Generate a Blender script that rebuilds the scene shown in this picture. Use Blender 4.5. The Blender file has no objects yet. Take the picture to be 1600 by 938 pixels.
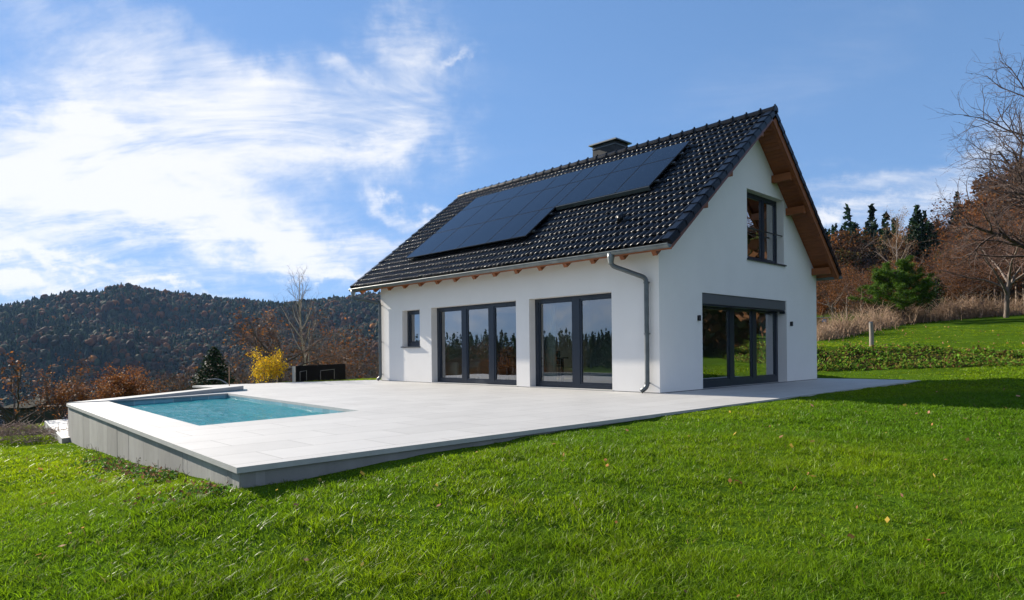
import bpy, math, random
import numpy as np
from mathutils import Vector
from mathutils.geometry import tessellate_polygon

R = math.radians
SC = bpy.context.scene
COL = SC.collection

# ------------------------------------------------------------------ camera
FPX, PPX, PPY, YAW, ROLL = 1031.8, 800.0, 548.85, 0.808, -0.010
CAM = np.array([8.149, -12.22, 0.95])
FW = np.array([-math.sin(YAW), math.cos(YAW), 0.0])
RT0 = np.array([math.cos(YAW), math.sin(YAW), 0.0])
UP0 = np.cross(RT0, FW)
RT = RT0 * math.cos(ROLL) + UP0 * math.sin(ROLL)
UP = -RT0 * math.sin(ROLL) + UP0 * math.cos(ROLL)
from mathutils import Matrix
cd = bpy.data.cameras.new('camera')
cam = bpy.data.objects.new('camera', cd)
COL.objects.link(cam)
cd.sensor_width = 36.0
cd.lens = FPX / 1600 * 36.0
cd.shift_y = (PPY - 469.0) / 1600.0
cd.clip_start = 0.05
cd.clip_end = 8000
m = Matrix.Identity(4)
for i in range(3):
    m[i][0] = RT[i]; m[i][1] = UP[i]; m[i][2] = -FW[i]; m[i][3] = CAM[i]
cam.matrix_world = m
SC.camera = cam


def at(px, py, depth):
    """a point seen at photo pixel (px, py), depth metres in front of the camera"""
    return CAM + depth * (FW + RT * (px - PPX) / FPX - UP * (py - PPY) / FPX)


# ------------------------------------------------------------------ light
SUN_D = np.array([-4.54, -0.56, 2.10])      # towards the sun
SUN_D = SUN_D / np.linalg.norm(SUN_D)
EL = math.asin(SUN_D[2])
sd = bpy.data.lights.new('sun', 'SUN')
sun = bpy.data.objects.new('sun', sd)
COL.objects.link(sun)
sd.energy = 5.0
sd.angle = R(0.53)
sd.color = (1.0, 0.91, 0.78)
sun.rotation_euler = Vector(SUN_D).to_track_quat('Z', 'Y').to_euler()
sun.location = (-20, -5, 20)

W = bpy.data.worlds.new('World')
SC.world = W
W.use_nodes = True
SKY_STRENGTH = 0.105


def build_world():
    nt = W.node_tree
    N, L = nt.nodes, nt.links
    N.clear()
    out = N.new('ShaderNodeOutputWorld')
    bg = N.new('ShaderNodeBackground')
    bg.inputs[1].default_value = SKY_STRENGTH
    L.new(bg.outputs[0], out.inputs[0])
    sky = N.new('ShaderNodeTexSky')
    sky.sky_type = 'NISHITA'
    sky.sun_disc = False
    sky.sun_elevation = EL
    sky.sun_rotation = math.atan2(SUN_D[0], SUN_D[1])
    sky.altitude = 500
    sky.air_density = 1.0
    sky.dust_density = 0.1
    sky.ozone_density = 2.2
    tc = N.new('ShaderNodeTexCoord')

    def math_(op, a, b=None, c=None, clamp=False):
        n = N.new('ShaderNodeMath'); n.operation = op; n.use_clamp = clamp
        for i, v in enumerate((a, b, c)):
            if v is None: continue
            if isinstance(v, (int, float)): n.inputs[i].default_value = v
            else: L.new(v, n.inputs[i])
        return n.outputs[0]

    def vdot(vec):
        n = N.new('ShaderNodeVectorMath'); n.operation = 'DOT_PRODUCT'
        L.new(tc.outputs['Generated'], n.inputs[0]); n.inputs[1].default_value = vec
        return n.outputs['Value']
    a_f = vdot(tuple(FW)); a_r = vdot(tuple(RT0)); a_z = vdot((0, 0, 1))
    az = math_('ARCTAN2', a_r, a_f)
    el = math_('ARCSINE', a_z)
    # wispy texture on a cloud layer
    zz = math_('ADD', math_('MAXIMUM', a_z, 0.0), 0.22)
    u = math_('DIVIDE', a_r, zz); v = math_('DIVIDE', a_f, zz)
    cb = N.new('ShaderNodeCombineXYZ'); L.new(u, cb.inputs[0]); L.new(v, cb.inputs[1])
    mp = N.new('ShaderNodeMapping'); L.new(cb.outputs[0], mp.inputs[0])
    mp.inputs['Rotation'].default_value = (0, 0, R(-18)); mp.inputs['Scale'].default_value = (0.75, 1.3, 1)
    n1 = N.new('ShaderNodeTexNoise'); L.new(mp.outputs[0], n1.inputs[0])
    n1.inputs['Scale'].default_value = 1.7; n1.inputs['Detail'].default_value = 12; n1.inputs['Roughness'].default_value = 0.66
    n1.inputs['Distortion'].default_value = 1.1
    mp2 = N.new('ShaderNodeMapping'); L.new(cb.outputs[0], mp2.inputs[0])
    mp2.inputs['Rotation'].default_value = (0, 0, R(28)); mp2.inputs['Scale'].default_value = (0.45, 1.6, 1)
    n2 = N.new('ShaderNodeTexNoise'); L.new(mp2.outputs[0], n2.inputs[0])
    n2.inputs['Scale'].default_value = 3.2; n2.inputs['Detail'].default_value = 8; n2.inputs['Roughness'].default_value = 0.7
    n2.inputs['Distortion'].default_value = 1.0
    # warp for the edges of the cloud masses
    nw = N.new('ShaderNodeTexNoise'); L.new(tc.outputs['Generated'], nw.inputs[0])
    nw.inputs['Scale'].default_value = 9.0; nw.inputs['Detail'].default_value = 9; nw.inputs['Roughness'].default_value = 0.6
    sw = N.new('ShaderNodeSeparateColor'); L.new(nw.outputs['Color'], sw.inputs[0])
    azw = math_('ADD', az, math_('MULTIPLY', math_('SUBTRACT', sw.outputs[0], 0.5), 0.26))
    elw = math_('ADD', el, math_('MULTIPLY', math_('SUBTRACT', sw.outputs[1], 0.5), 0.15))

    def pix(px, py):
        d = FW + RT * (px - PPX) / FPX - UP * (py - PPY) / FPX
        d = d / np.linalg.norm(d)
        return math.atan2(d @ RT0, d @ FW), math.asin(d[2])

    def blob(px, py, rx, ry, amp, tilt=0.0):
        a0, e0 = pix(px, py)
        dx = math_('SUBTRACT', azw, a0); dy = math_('SUBTRACT', elw, e0)
        c, s = math.cos(tilt), math.sin(tilt)
        x = math_('ADD', math_('MULTIPLY', dx, c), math_('MULTIPLY', dy, s))
        y = math_('SUBTRACT', math_('MULTIPLY', dy, c), math_('MULTIPLY', dx, s))
        k = 1 / 1150.0
        q = math_('ADD', math_('POWER', math_('DIVIDE', x, rx * k), 2), math_('POWER', math_('DIVIDE', y, ry * k), 2))
        return math_('MULTIPLY', math_('EXPONENT', math_('MULTIPLY', q, -1.0)), amp)
    tot = None
    for b in CLOUDS:
        g = blob(*b)
        tot = g if tot is None else math_('ADD', tot, g)
    # unseen cloud cover added behind the viewer and overhead to neutralise the ambient light
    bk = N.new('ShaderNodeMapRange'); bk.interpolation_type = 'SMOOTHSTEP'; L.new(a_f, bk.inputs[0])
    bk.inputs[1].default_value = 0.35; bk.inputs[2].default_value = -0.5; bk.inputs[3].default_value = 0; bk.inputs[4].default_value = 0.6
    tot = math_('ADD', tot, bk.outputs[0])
    tex = math_('ADD', math_('MULTIPLY', n1.outputs[0], 0.65), math_('MULTIPLY', n2.outputs[0], 0.35))
    tex = math_('MULTIPLY', math_('SUBTRACT', tex, 0.5), 4.0)
    cov = math_('ADD', math_('MULTIPLY', math_('ADD', tex, 0.95), tot), math_('MULTIPLY', tex, 0.16))
    mr = N.new('ShaderNodeMapRange'); mr.interpolation_type = 'SMOOTHSTEP'
    L.new(cov, mr.inputs[0]); mr.inputs[1].default_value = 0.0; mr.inputs[2].default_value = 1.5
    mr.inputs[3].default_value = 0.0; mr.inputs[4].default_value = 0.93
    # sky colour a touch more saturated than the raw model
    hs = N.new('ShaderNodeHueSaturation'); hs.inputs['Saturation'].default_value = 1.10; hs.inputs['Hue'].default_value = 0.498; hs.inputs['Value'].default_value = SKY_VAL
    # the photograph's sky keeps its blue even near the sun: roll the bright side off
    def vmath(op, a, b):
        n = N.new('ShaderNodeVectorMath'); n.operation = op
        for i, v in enumerate((a, b)):
            if isinstance(v, tuple): n.inputs[i].default_value = v
            else: L.new(v, n.inputs[i])
        return n.outputs[0]
    ro = vmath('DIVIDE', vmath('MULTIPLY', sky.outputs[0], (SKY_GAIN,) * 3), vmath('ADD', vmath('MULTIPLY', sky.outputs[0], (1 / SKY_K[0], 1 / SKY_K[1], 1 / SKY_K[2])), (1, 1, 1)))
    L.new(ro, hs.inputs['Color'])
    mx = N.new('ShaderNodeMix'); mx.data_type = 'RGBA'
    L.new(mr.outputs[0], mx.inputs['Factor'])
    L.new(hs.outputs[0], mx.inputs['A'])
    mx.inputs['B'].default_value = CLOUD_COL
    L.new(mx.outputs['Result'], bg.inputs[0])


# px, py, rx, ry, strength, tilt  (places in the sky, as directions)
CLOUDS = [
    (250, 200, 190, 85, 0.75, 0.1), (60, 310, 260, 100, 0.80, -0.05), (120, 45, 260, 50, 0.60, -0.28), (330, 95, 130, 35, 0.40, -0.25),
    (430, 180, 140, 60, 0.65, 0.3), (400, 125, 26, 26, 0.45, 0), (640, 160, 95, 100, 0.80, 0), (640, 50, 70, 40, 0.55, 0.3), (520, 105, 50, 18, 0.6, -0.4), (600, 240, 130, 30, 0.60, 0.1),
    (300, 335, 320, 45, 0.75, -0.12), (440, 392, 170, 26, 0.80, -0.2), (130, 200, 90, 16, 0.4, -0.2), (500, 270, 160, 50, 0.50, 0.2),
    (110, 402, 140, 11, 1.0, -0.04), (260, 438, 90, 9, 0.9, -0.08), (10, 432, 60, 10, 0.9, 0), (150, 455, 200, 8, .5, 0),
    (630, 325, 45, 18, 0.85, -0.55), (590, 385, 110, 20, 0.55, 0), (20, 190, 90, 18, 0.5, -0.2), (715, 90, 34, 7, 0.5, 0.1), (520, 420, 120, 8, .6, 0),
    (1400, 275, 150, 18, 0.58, 0.12), (1310, 338, 70, 12, 0.8, 0.05), (1500, 285, 110, 38, 0.52, 0.4), (1400, 340, 260, 26, 0.35, 0), (1200, 130, 260, 60, 0.14, 0.3), (1300, 255, 90, 10, 0.35, 0.1),
    (-600, 250, 500, 200, 0.5, 0), (2400, 300, 500, 120, 0.7, 0), (3600, 350, 700, 120, 0.6, 0), (-2200, 380, 600, 90, 0.5, 0),  # out-of-view clouds added for ambient light and reflections
]
SKY_VAL = 1.0
SKY_GAIN, SKY_K = 1.5, (1.32, 2.15, 4.1)
CLOUD_COL = (4.5, 4.5, 4.6, 1)
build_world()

SC.view_settings.view_transform = 'Standard'
SC.view_settings.look = 'None'
SC.view_settings.gamma = 1.0
SC.view_settings.exposure = 1.12
SC.render.engine = 'CYCLES'
cy = SC.cycles
cy.use_denoising = True
cy.max_bounces = 8
cy.transparent_max_bounces = 12
cy.transmission_bounces = 4
cy.sample_clamp_indirect = 6.0
cy.caustics_reflective = False
cy.caustics_refractive = False


# ------------------------------------------------------------------ small library
def tag(o, label=None, cat=None, group=None, kind=None):
    if label: o['label'] = label
    if cat: o['category'] = cat
    if group: o['group'] = group
    if kind: o['kind'] = kind
    return o


def empty(name, loc=(0, 0, 0), label=None, cat=None, group=None):
    o = bpy.data.objects.new(name, None)
    COL.objects.link(o)
    o.location = loc
    o.empty_display_size = 0.3
    return tag(o, label, cat, group)


class MB:
    """collects vertices and faces, then links them as ONE mesh object"""
    def __init__(self):
        self.v = []; self.f = []; self.n = 0; self.c = []

    def add(self, V, F, col=None):
        V = np.asarray(V, float).reshape(-1, 3)
        for q in F: self.f.append([i + self.n for i in q])
        self.v.append(V); self.n += len(V)
        if col is not None: self.c.append(np.tile(np.asarray(col, float)[:3], (len(V), 1)))

    def box(self, x0, x1, y0, y1, z0, z1):
        self.add([(x0, y0, z0), (x1, y0, z0), (x1, y1, z0), (x0, y1, z0), (x0, y0, z1), (x1, y0, z1), (x1, y1, z1), (x0, y1, z1)],
                 [(0, 3, 2, 1), (4, 5, 6, 7), (0, 1, 5, 4), (1, 2, 6, 5), (2, 3, 7, 6), (3, 0, 4, 7)])

    def hexa(self, bottom, top):
        self.add(list(bottom) + list(top), [(0, 3, 2, 1), (4, 5, 6, 7), (0, 1, 5, 4), (1, 2, 6, 5), (2, 3, 7, 6), (3, 0, 4, 7)])

    def prism(self, poly, axis, a, b):
        """poly: list of 2D points (counter-clockwise), extruded along axis from a to b"""
        n = len(poly)
        def P(p, t):
            if axis == 0: return (t, p[0], p[1])
            if axis == 1: return (p[0], t, p[1])
            return (p[0], p[1], t)
        V = [P(p, a) for p in poly] + [P(p, b) for p in poly]
        F = [tuple(range(n))[::-1], tuple(range(n, 2 * n))] + [(i, (i + 1) % n, n + (i + 1) % n, n + i) for i in range(n)]
        self.add(V, F)

    def tube(self, pts, rad, sides=8, cap=True, up=(0, 0, 1)):
        pts = np.asarray(pts, float); n = len(pts)
        rad = np.full(n, rad) if np.isscalar(rad) else np.asarray(rad, float)
        t = np.gradient(pts, axis=0); t /= np.linalg.norm(t, axis=1)[:, None] + 1e-12
        ref = np.array([0.31, 0.17, 0.93]) if abs(t[0][2]) < 0.9 else np.array([1.0, 0.1, 0.05])
        a = np.cross(t, ref); a /= np.linalg.norm(a, axis=1)[:, None] + 1e-12
        b = np.cross(t, a)
        th = np.arange(sides) * 2 * math.pi / sides
        V = pts[:, None, :] + rad[:, None, None] * (np.cos(th)[None, :, None] * a[:, None, :] + np.sin(th)[None, :, None] * b[:, None, :])
        F = []
        for i in range(n - 1):
            for j in range(sides):
                k = (j + 1) % sides
                F.append((i * sides + j, i * sides + k, (i + 1) * sides + k, (i + 1) * sides + j))
        if cap:
            F.append(tuple(range(sides))[::-1]); F.append(tuple((n - 1) * sides + j for j in range(sides)))
        self.add(V.reshape(-1, 3), F)

    def build(self, name, mat, parent=None, smooth=False, bevel=0.0):
        V = np.concatenate(self.v) if self.v else np.zeros((0, 3))
        me = bpy.data.meshes.new(name)
        me.from_pydata([tuple(p) for p in V], [], self.f)
        if self.c:
            at_ = me.color_attributes.new('Col', 'FLOAT_COLOR', 'POINT')
            c4 = np.ones((len(V), 4)); c4[:, :3] = np.concatenate(self.c)
            at_.data.foreach_set('color', c4.ravel())
        me.materials.append(mat)
        if smooth: me.polygons.foreach_set('use_smooth', [True] * len(me.polygons))
        me.update()
        o = bpy.data.objects.new(name, me)
        COL.objects.link(o)
        if parent is not None: o.parent = parent
        if bevel:
            b = o.modifiers.new('bevel', 'BEVEL'); b.width = bevel; b.segments = 2; b.limit_method = 'ANGLE'
        return o


def fast_mesh(name, V, F, mat, parent=None, col=None, smooth=False):
    """V (n,3); F an (m,k) int array, or a list of such arrays"""
    Fs = F if isinstance(F, list) else [F]
    me = bpy.data.meshes.new(name)
    V = np.asarray(V, np.float32)
    me.vertices.add(len(V)); me.vertices.foreach_set('co', V.ravel())
    loops = np.concatenate([f.ravel() for f in Fs]).astype(np.int32)
    tot = np.concatenate([np.full(len(f), f.shape[1]) for f in Fs]).astype(np.int32)
    start = np.concatenate([[0], np.cumsum(tot)[:-1]]).astype(np.int32)
    me.loops.add(len(loops)); me.loops.foreach_set('vertex_index', loops)
    me.polygons.add(len(tot)); me.polygons.foreach_set('loop_start', start)
    me.update(calc_edges=True)
    if smooth: me.polygons.foreach_set('use_smooth', np.ones(len(tot), bool))
    if col is not None:
        a = me.color_attributes.new('Col', 'FLOAT_COLOR', 'POINT')
        c4 = np.ones((len(V), 4), np.float32); c4[:, :3] = col
        a.data.foreach_set('color', c4.ravel())
    me.materials.append(mat)
    o = bpy.data.objects.new(name, me)
    COL.objects.link(o)
    if parent is not None: o.parent = parent
    return o


_vn = np.random.RandomState(7).rand(256, 256)


def vnoise(x, y):
    x = np.asarray(x, float); y = np.asarray(y, float)
    xi = np.floor(x).astype(int); yi = np.floor(y).astype(int)
    fx = x - xi; fy = y - yi; fx = fx * fx * (3 - 2 * fx); fy = fy * fy * (3 - 2 * fy)
    g = lambda a, b: _vn[a & 255, b & 255]
    return (g(xi, yi) * (1 - fx) + g(xi + 1, yi) * fx) * (1 - fy) + (g(xi, yi + 1) * (1 - fx) + g(xi + 1, yi + 1) * fx) * fy


def fbm(x, y, o=4):
    s = 0; a = 0.5; t = 0
    for k in range(o):
        s = s + a * vnoise(x * 2 ** k + 17 * k, y * 2 ** k + 5 * k); t += a; a *= 0.5
    return s / t


def sstep(a, b, x):
    t = np.clip((x - a) / (b - a), 0, 1)
    return t * t * (3 - 2 * t)


# ------------------------------------------------------------------ materials
def mat(name, col=(0.5, 0.5, 0.5), rough=0.6, metal=0.0, var=0.0, scale=5.0, bump=0.0, bscale=30.0, vcol=False, transl=0.0,
        spec=0.5, coat=0.0, detail=6.0, stretch=(1, 1, 1), col2=None, bdist=0.01):
    M = bpy.data.materials.new(name); M.use_nodes = True
    nt = M.node_tree; N, L = nt.nodes, nt.links
    P = N['Principled BSDF']
    P.inputs['Roughness'].default_value = rough; P.inputs['Metallic'].default_value = metal
    P.inputs['Specular IOR Level'].default_value = spec
    if coat: P.inputs['Coat Weight'].default_value = coat; P.inputs['Coat Roughness'].default_value = 0.15
    tc = N.new('ShaderNodeTexCoord')
    mp = N.new('ShaderNodeMapping'); L.new(tc.outputs['Object'], mp.inputs[0]); mp.inputs['Scale'].default_value = stretch
    c = None
    if vcol:
        a = N.new('ShaderNodeAttribute'); a.attribute_name = 'Col'; c = a.outputs['Color']
    if var > 0 or col2 is not None:
        n = N.new('ShaderNodeTexNoise'); L.new(mp.outputs[0], n.inputs[0])
        n.inputs['Scale'].default_value = scale; n.inputs['Detail'].default_value = detail; n.inputs['Roughness'].default_value = 0.62
        r = N.new('ShaderNodeMapRange'); L.new(n.outputs[0], r.inputs[0]); r.inputs[1].default_value = 0.3; r.inputs[2].default_value = 0.7
        mx = N.new('ShaderNodeMix'); mx.data_type = 'RGBA'; L.new(r.outputs[0], mx.inputs['Factor'])
        if c is not None:
            mx.blend_type = 'MULTIPLY'
            r.inputs[3].default_value = 0; r.inputs[4].default_value = 1
            L.new(c, mx.inputs['A']); mx.inputs['B'].default_value = (1 - var, 1 - var, 1 - var, 1)
        else:
            k1, k2 = (1 - var), (1 + var)
            mx.inputs['A'].default_value = (*[min(1, x * k1) for x in col], 1)
            mx.inputs['B'].default_value = (*(col2 if col2 is not None else [min(1, x * k2) for x in col]), 1)
        c = mx.outputs['Result']
    if c is not None: L.new(c, P.inputs['Base Color'])
    else: P.inputs['Base Color'].default_value = (*col, 1)
    if bump > 0:
        n = N.new('ShaderNodeTexNoise'); L.new(mp.outputs[0], n.inputs[0])
        n.inputs['Scale'].default_value = bscale; n.inputs['Detail'].default_value = 5
        b = N.new('ShaderNodeBump'); b.inputs['Strength'].default_value = bump; b.inputs['Distance'].default_value = bdist
        L.new(n.outputs[0], b.inputs['Height']); L.new(b.outputs[0], P.inputs['Normal'])
    if transl > 0:
        t = N.new('ShaderNodeBsdfTranslucent')
        if c is not None: L.new(c, t.inputs[0])
        else: t.inputs[0].default_value = (*col, 1)
        ms = N.new('ShaderNodeMixShader'); ms.inputs[0].default_value = transl
        L.new(P.outputs[0], ms.inputs[1]); L.new(t.outputs[0], ms.inputs[2])
        L.new(ms.outputs[0], N['Material Output'].inputs['Surface'])
    return M


def mat_glass(name, tint=(0.66, 0.75, 0.71), boost=5.4):
    M = bpy.data.materials.new(name); M.use_nodes = True
    nt = M.node_tree; N, L = nt.nodes, nt.links
    N.remove(N['Principled BSDF'])
    tr = N.new('ShaderNodeBsdfTransparent'); tr.inputs[0].default_value = (*tint, 1)
    gl = N.new('ShaderNodeBsdfGlossy'); gl.inputs['Roughness'].default_value = 0.0; gl.inputs[0].default_value = (0.95, 0.97, 1.0, 1)
    fr = N.new('ShaderNodeFresnel'); fr.inputs[0].default_value = 1.5
    mu = N.new('ShaderNodeMath'); mu.operation = 'MULTIPLY'; mu.use_clamp = True; mu.inputs[1].default_value = boost
    L.new(fr.outputs[0], mu.inputs[0])
    tc = N.new('ShaderNodeTexCoord')
    n = N.new('ShaderNodeTexNoise'); n.inputs['Scale'].default_value = 0.9; n.inputs['Detail'].default_value = 1
    L.new(tc.outputs['Object'], n.inputs[0])
    b = N.new('ShaderNodeBump'); b.inputs['Strength'].default_value = 0.10; b.inputs['Distance'].default_value = 0.02
    L.new(n.outputs[0], b.inputs['Height']); L.new(b.outputs[0], gl.inputs['Normal'])
    ms = N.new('ShaderNodeMixShader')
    L.new(mu.outputs[0], ms.inputs[0]); L.new(tr.outputs[0], ms.inputs[1]); L.new(gl.outputs[0], ms.inputs[2])
    L.new(ms.outputs[0], N['Material Output'].inputs['Surface'])
    return M


def mat_water():
    M = bpy.data.materials.new('pool_water'); M.use_nodes = True
    nt = M.node_tree; N, L = nt.nodes, nt.links
    N.remove(N['Principled BSDF'])
    tr = N.new('ShaderNodeBsdfRefraction'); tr.inputs['IOR'].default_value = 1.12; tr.inputs[0].default_value = (0.33, 0.80, 0.86, 1); tr.inputs['Roughness'].default_value = 0.0
    tp = N.new('ShaderNodeBsdfTransparent'); tp.inputs[0].default_value = (0.50, 0.88, 0.92, 1)
    m0 = N.new('ShaderNodeMixShader'); m0.inputs[0].default_value = 0.6
    L.new(tr.outputs[0], m0.inputs[1]); L.new(tp.outputs[0], m0.inputs[2])
    gl = N.new('ShaderNodeBsdfGlossy'); gl.inputs['Roughness'].default_value = 0.02
    fr = N.new('ShaderNodeFresnel'); fr.inputs[0].default_value = 1.33
    tc = N.new('ShaderNodeTexCoord')
    mp = N.new('ShaderNodeMapping'); L.new(tc.outputs['Object'], mp.inputs[0]); mp.inputs['Scale'].default_value = (1.0, 1.5, 1)
    n = N.new('ShaderNodeTexNoise'); n.inputs['Scale'].default_value = 5.5; n.inputs['Detail'].default_value = 4; n.inputs['Distortion'].default_value = 1.6
    L.new(mp.outputs[0], n.inputs[0])
    b = N.new('ShaderNodeBump'); b.inputs['Strength'].default_value = 1.0; b.inputs['Distance'].default_value = 0.03
    L.new(n.outputs[0], b.inputs['Height'])
    for s in (gl, fr, tr): L.new(b.outputs[0], s.inputs['Normal'])

    df = N.new('ShaderNodeBsdfDiffuse'); df.inputs[0].default_value = (0.03, 0.46, 0.54, 1)
    m1 = N.new('ShaderNodeMixShader'); m1.inputs[0].default_value = 0.36
    L.new(m0.outputs[0], m1.inputs[1]); L.new(df.outputs[0], m1.inputs[2]); m0 = m1
    ft = N.new('ShaderNodeMath'); ft.operation = 'MULTIPLY'; ft.inputs[1].default_value = 0.7; L.new(fr.outputs[0], ft.inputs[0]); fr = ft
    ms = N.new('ShaderNodeMixShader')
    L.new(fr.outputs[0], ms.inputs[0]); L.new(m0.outputs[0], ms.inputs[1]); L.new(gl.outputs[0], ms.inputs[2])
    L.new(ms.outputs[0], N['Material Output'].inputs['Surface'])
    return M


def mat_tiled(name, col, joint, bw, bh, mortar=0.004, rough=0.6, var=0.08, rot=0.0, offset=0.5, speck=0.0, bump=0.3, vertical=False, stain=0.0):
    M = bpy.data.materials.new(name); M.use_nodes = True
    nt = M.node_tree; N, L = nt.nodes, nt.links
    P = N['Principled BSDF']; P.inputs['Roughness'].default_value = rough
    tc = N.new('ShaderNodeTexCoord')
    src = tc.outputs['Object']
    if vertical:   # walls of the basin: (x+y, z)
        sp = N.new('ShaderNodeSeparateXYZ'); L.new(src, sp.inputs[0])
        ad = N.new('ShaderNodeMath'); ad.operation = 'ADD'; L.new(sp.outputs[0], ad.inputs[0]); L.new(sp.outputs[1], ad.inputs[1])
        cb = N.new('ShaderNodeCombineXYZ'); L.new(ad.outputs[0], cb.inputs[0]); L.new(sp.outputs[2], cb.inputs[1]); src = cb.outputs[0]
    mp = N.new('ShaderNodeMapping'); L.new(src, mp.inputs[0]); mp.inputs['Rotation'].default_value = (0, 0, rot)
    br = N.new('ShaderNodeTexBrick'); L.new(mp.outputs[0], br.inputs[0])
    br.inputs['Scale'].default_value = 1.0; br.inputs['Brick Width'].default_value = bw; br.inputs['Row Height'].default_value = bh
    br.inputs['Mortar Size'].default_value = mortar; br.inputs['Mortar Smooth'].default_value = 0.1; br.offset = offset
    br.inputs['Color1'].default_value = (*[c * (1 - var) for c in col], 1)
    br.inputs['Color2'].default_value = (*[min(1, c * (1 + var)) for c in col], 1)
    br.inputs['Mortar'].default_value = (*joint, 1)
    n = N.new('ShaderNodeTexNoise'); L.new(tc.outputs['Object'], n.inputs[0]); n.inputs['Scale'].default_value = 1.3; n.inputs['Detail'].default_value = 9
    n.inputs['Roughness'].default_value = 0.7
    r = N.new('ShaderNodeMapRange'); L.new(n.outputs[0], r.inputs[0]); r.inputs[1].default_value = 0.35; r.inputs[2].default_value = 0.7
    r.inputs[3].default_value = 1.0; r.inputs[4].default_value = 1.0 - stain
    mx = N.new('ShaderNodeMix'); mx.data_type = 'RGBA'; mx.blend_type = 'MULTIPLY'; mx.inputs['Factor'].default_value = 1
    L.new(br.outputs['Color'], mx.inputs['A']); L.new(r.outputs[0], mx.inputs['B'])
    L.new(mx.outputs['Result'], P.inputs['Base Color'])
    b = N.new('ShaderNodeBump'); b.inputs['Strength'].default_value = bump; b.inputs['Distance'].default_value = 0.004; b.invert = True
    L.new(br.outputs['Fac'], b.inputs['Height']); L.new(b.outputs[0], P.inputs['Normal'])
    return M


M_RENDER = mat('white_render', (0.80, 0.78, 0.745), 0.9, var=0.025, scale=1.2, bump=0.35, bscale=160, bdist=0.004, spec=0.2)
M_FRAME = mat('anthracite_metal', (0.016, 0.024, 0.038), 0.32, var=0.06, scale=3, spec=0.5)
M_BLIND = mat('blind_box_metal', (0.10, 0.108, 0.118), 0.45)
M_GLASS = mat_glass('window_glass')
M_ZINC = mat('weathered_zinc', (0.17, 0.19, 0.195), 0.48, metal=0.55, var=0.25, scale=6, bump=0.1, bscale=20)
M_ZINCD = mat('dark_zinc', (0.11, 0.125, 0.13), 0.42, metal=0.5, var=0.22, scale=5, bump=0.08, bscale=14)
M_TILE = mat('glazed_roof_tile', (0.005, 0.006, 0.009), 0.32, var=0.7, scale=7, bump=0.6, bscale=26, spec=0.22, detail=9)
M_WOOD = mat('larch_boards', (0.25, 0.075, 0.018), 0.6, var=0.28, scale=2.2, stretch=(1, 6, 6), bump=0.1, bscale=12)
M_WOODR = mat('redbrown_barge_board', (0.16, 0.055, 0.035), 0.5, var=0.25, scale=3, stretch=(6, 1, 1))
M_SOLAR = mat('solar_glass', (0.003, 0.005, 0.011), 0.10, spec=0.24)
M_BLACK = mat('black_anodised', (0.012, 0.013, 0.015), 0.4)
M_ALU = mat('grey_rail', (0.22, 0.23, 0.24), 0.35, metal=0.8)
M_DECK = mat_tiled('pale_stone_slabs', (0.44, 0.435, 0.42), (0.17, 0.165, 0.155), 1.2, 0.6, mortar=0.004, rough=0.6, var=0.05, rot=R(90), stain=0.12)
M_EDGE = mat('slab_edge', (0.40, 0.40, 0.385), 0.7, var=0.1, scale=4)
M_CONC = mat('cast_concrete', (0.31, 0.30, 0.28), 0.85, var=0.24, scale=1.6, stretch=(1, 1, 0.35), bump=0.3, bscale=25, detail=9)
_nt = M_CONC.node_tree
_oi = _nt.nodes.new('ShaderNodeObjectInfo'); _mr = _nt.nodes.new('ShaderNodeMapRange'); _nt.links.new(_oi.outputs['Random'], _mr.inputs[0])
_mr.inputs[3].default_value = 0.62; _mr.inputs[4].default_value = 0.98
_mx = _nt.nodes.new('ShaderNodeMix'); _mx.data_type = 'RGBA'; _mx.blend_type = 'MULTIPLY'; _mx.inputs['Factor'].default_value = 1
_nt.links.new(_nt.nodes['Principled BSDF'].inputs['Base Color'].links[0].from_socket, _mx.inputs['A']); _nt.links.new(_mr.outputs[0], _mx.inputs['B'])
_nt.links.new(_mx.outputs['Result'], _nt.nodes['Principled BSDF'].inputs['Base Color'])
M_BASIN = mat_tiled('turquoise_mosaic', (0.20, 0.50, 0.56), (0.30, 0.52, 0.56), 0.30, 0.15, mortar=0.006, rough=0.35, var=0.16)
M_BASINW = mat_tiled('turquoise_mosaic_wall', (0.17, 0.36, 0.42), (0.36, 0.48, 0.50), 0.30, 0.15, mortar=0.007, rough=0.3, var=0.2, vertical=True)
M_WATER = mat_water()
M_FLOOR = mat('oak_floor', (0.30, 0.23, 0.16), 0.4, var=0.2, scale=3, stretch=(0.4, 6, 1))
M_INT = mat('interior_plaster', (0.55, 0.55, 0.53), 0.9)
M_FABRIC = mat('pale_upholstery', (0.62, 0.62, 0.58), 0.95, var=0.05, bump=0.3, bscale=80)
M_DARKF = mat('dark_fabric', (0.05, 0.05, 0.055), 0.9)
M_BARK = mat('grey_bark', (0.16, 0.125, 0.10), 0.9, var=0.35, scale=8, stretch=(1, 1, 0.3), bump=0.5, bscale=14)
M_BARKD = mat('dark_bark', (0.065, 0.048, 0.04), 0.9, var=0.35, scale=8, stretch=(1, 1, 0.3), bump=0.5, bscale=14)
M_BARKP = mat('pale_bark', (0.34, 0.29, 0.24), 0.85, var=0.3, scale=8, stretch=(1, 1, 0.3), bump=0.4, bscale=14)
M_TWIG = mat('brown_twigs', (0.105, 0.055, 0.038), 0.9, var=0.3, scale=1.5)
M_TWIGD = mat('dark_twigs', (0.07, 0.045, 0.036), 0.9, var=0.3, scale=1.5)
M_TWIGP = mat('pale_twigs', (0.22, 0.16, 0.12), 0.9, var=0.3, scale=1.5)
M_LEAF = mat('leaf_foliage', rough=0.6, vcol=True, transl=0.4, var=0.0, spec=0.06)
M_NEEDLE = mat('needle_foliage', rough=0.6, vcol=True, transl=0.15, spec=0.1)
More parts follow.
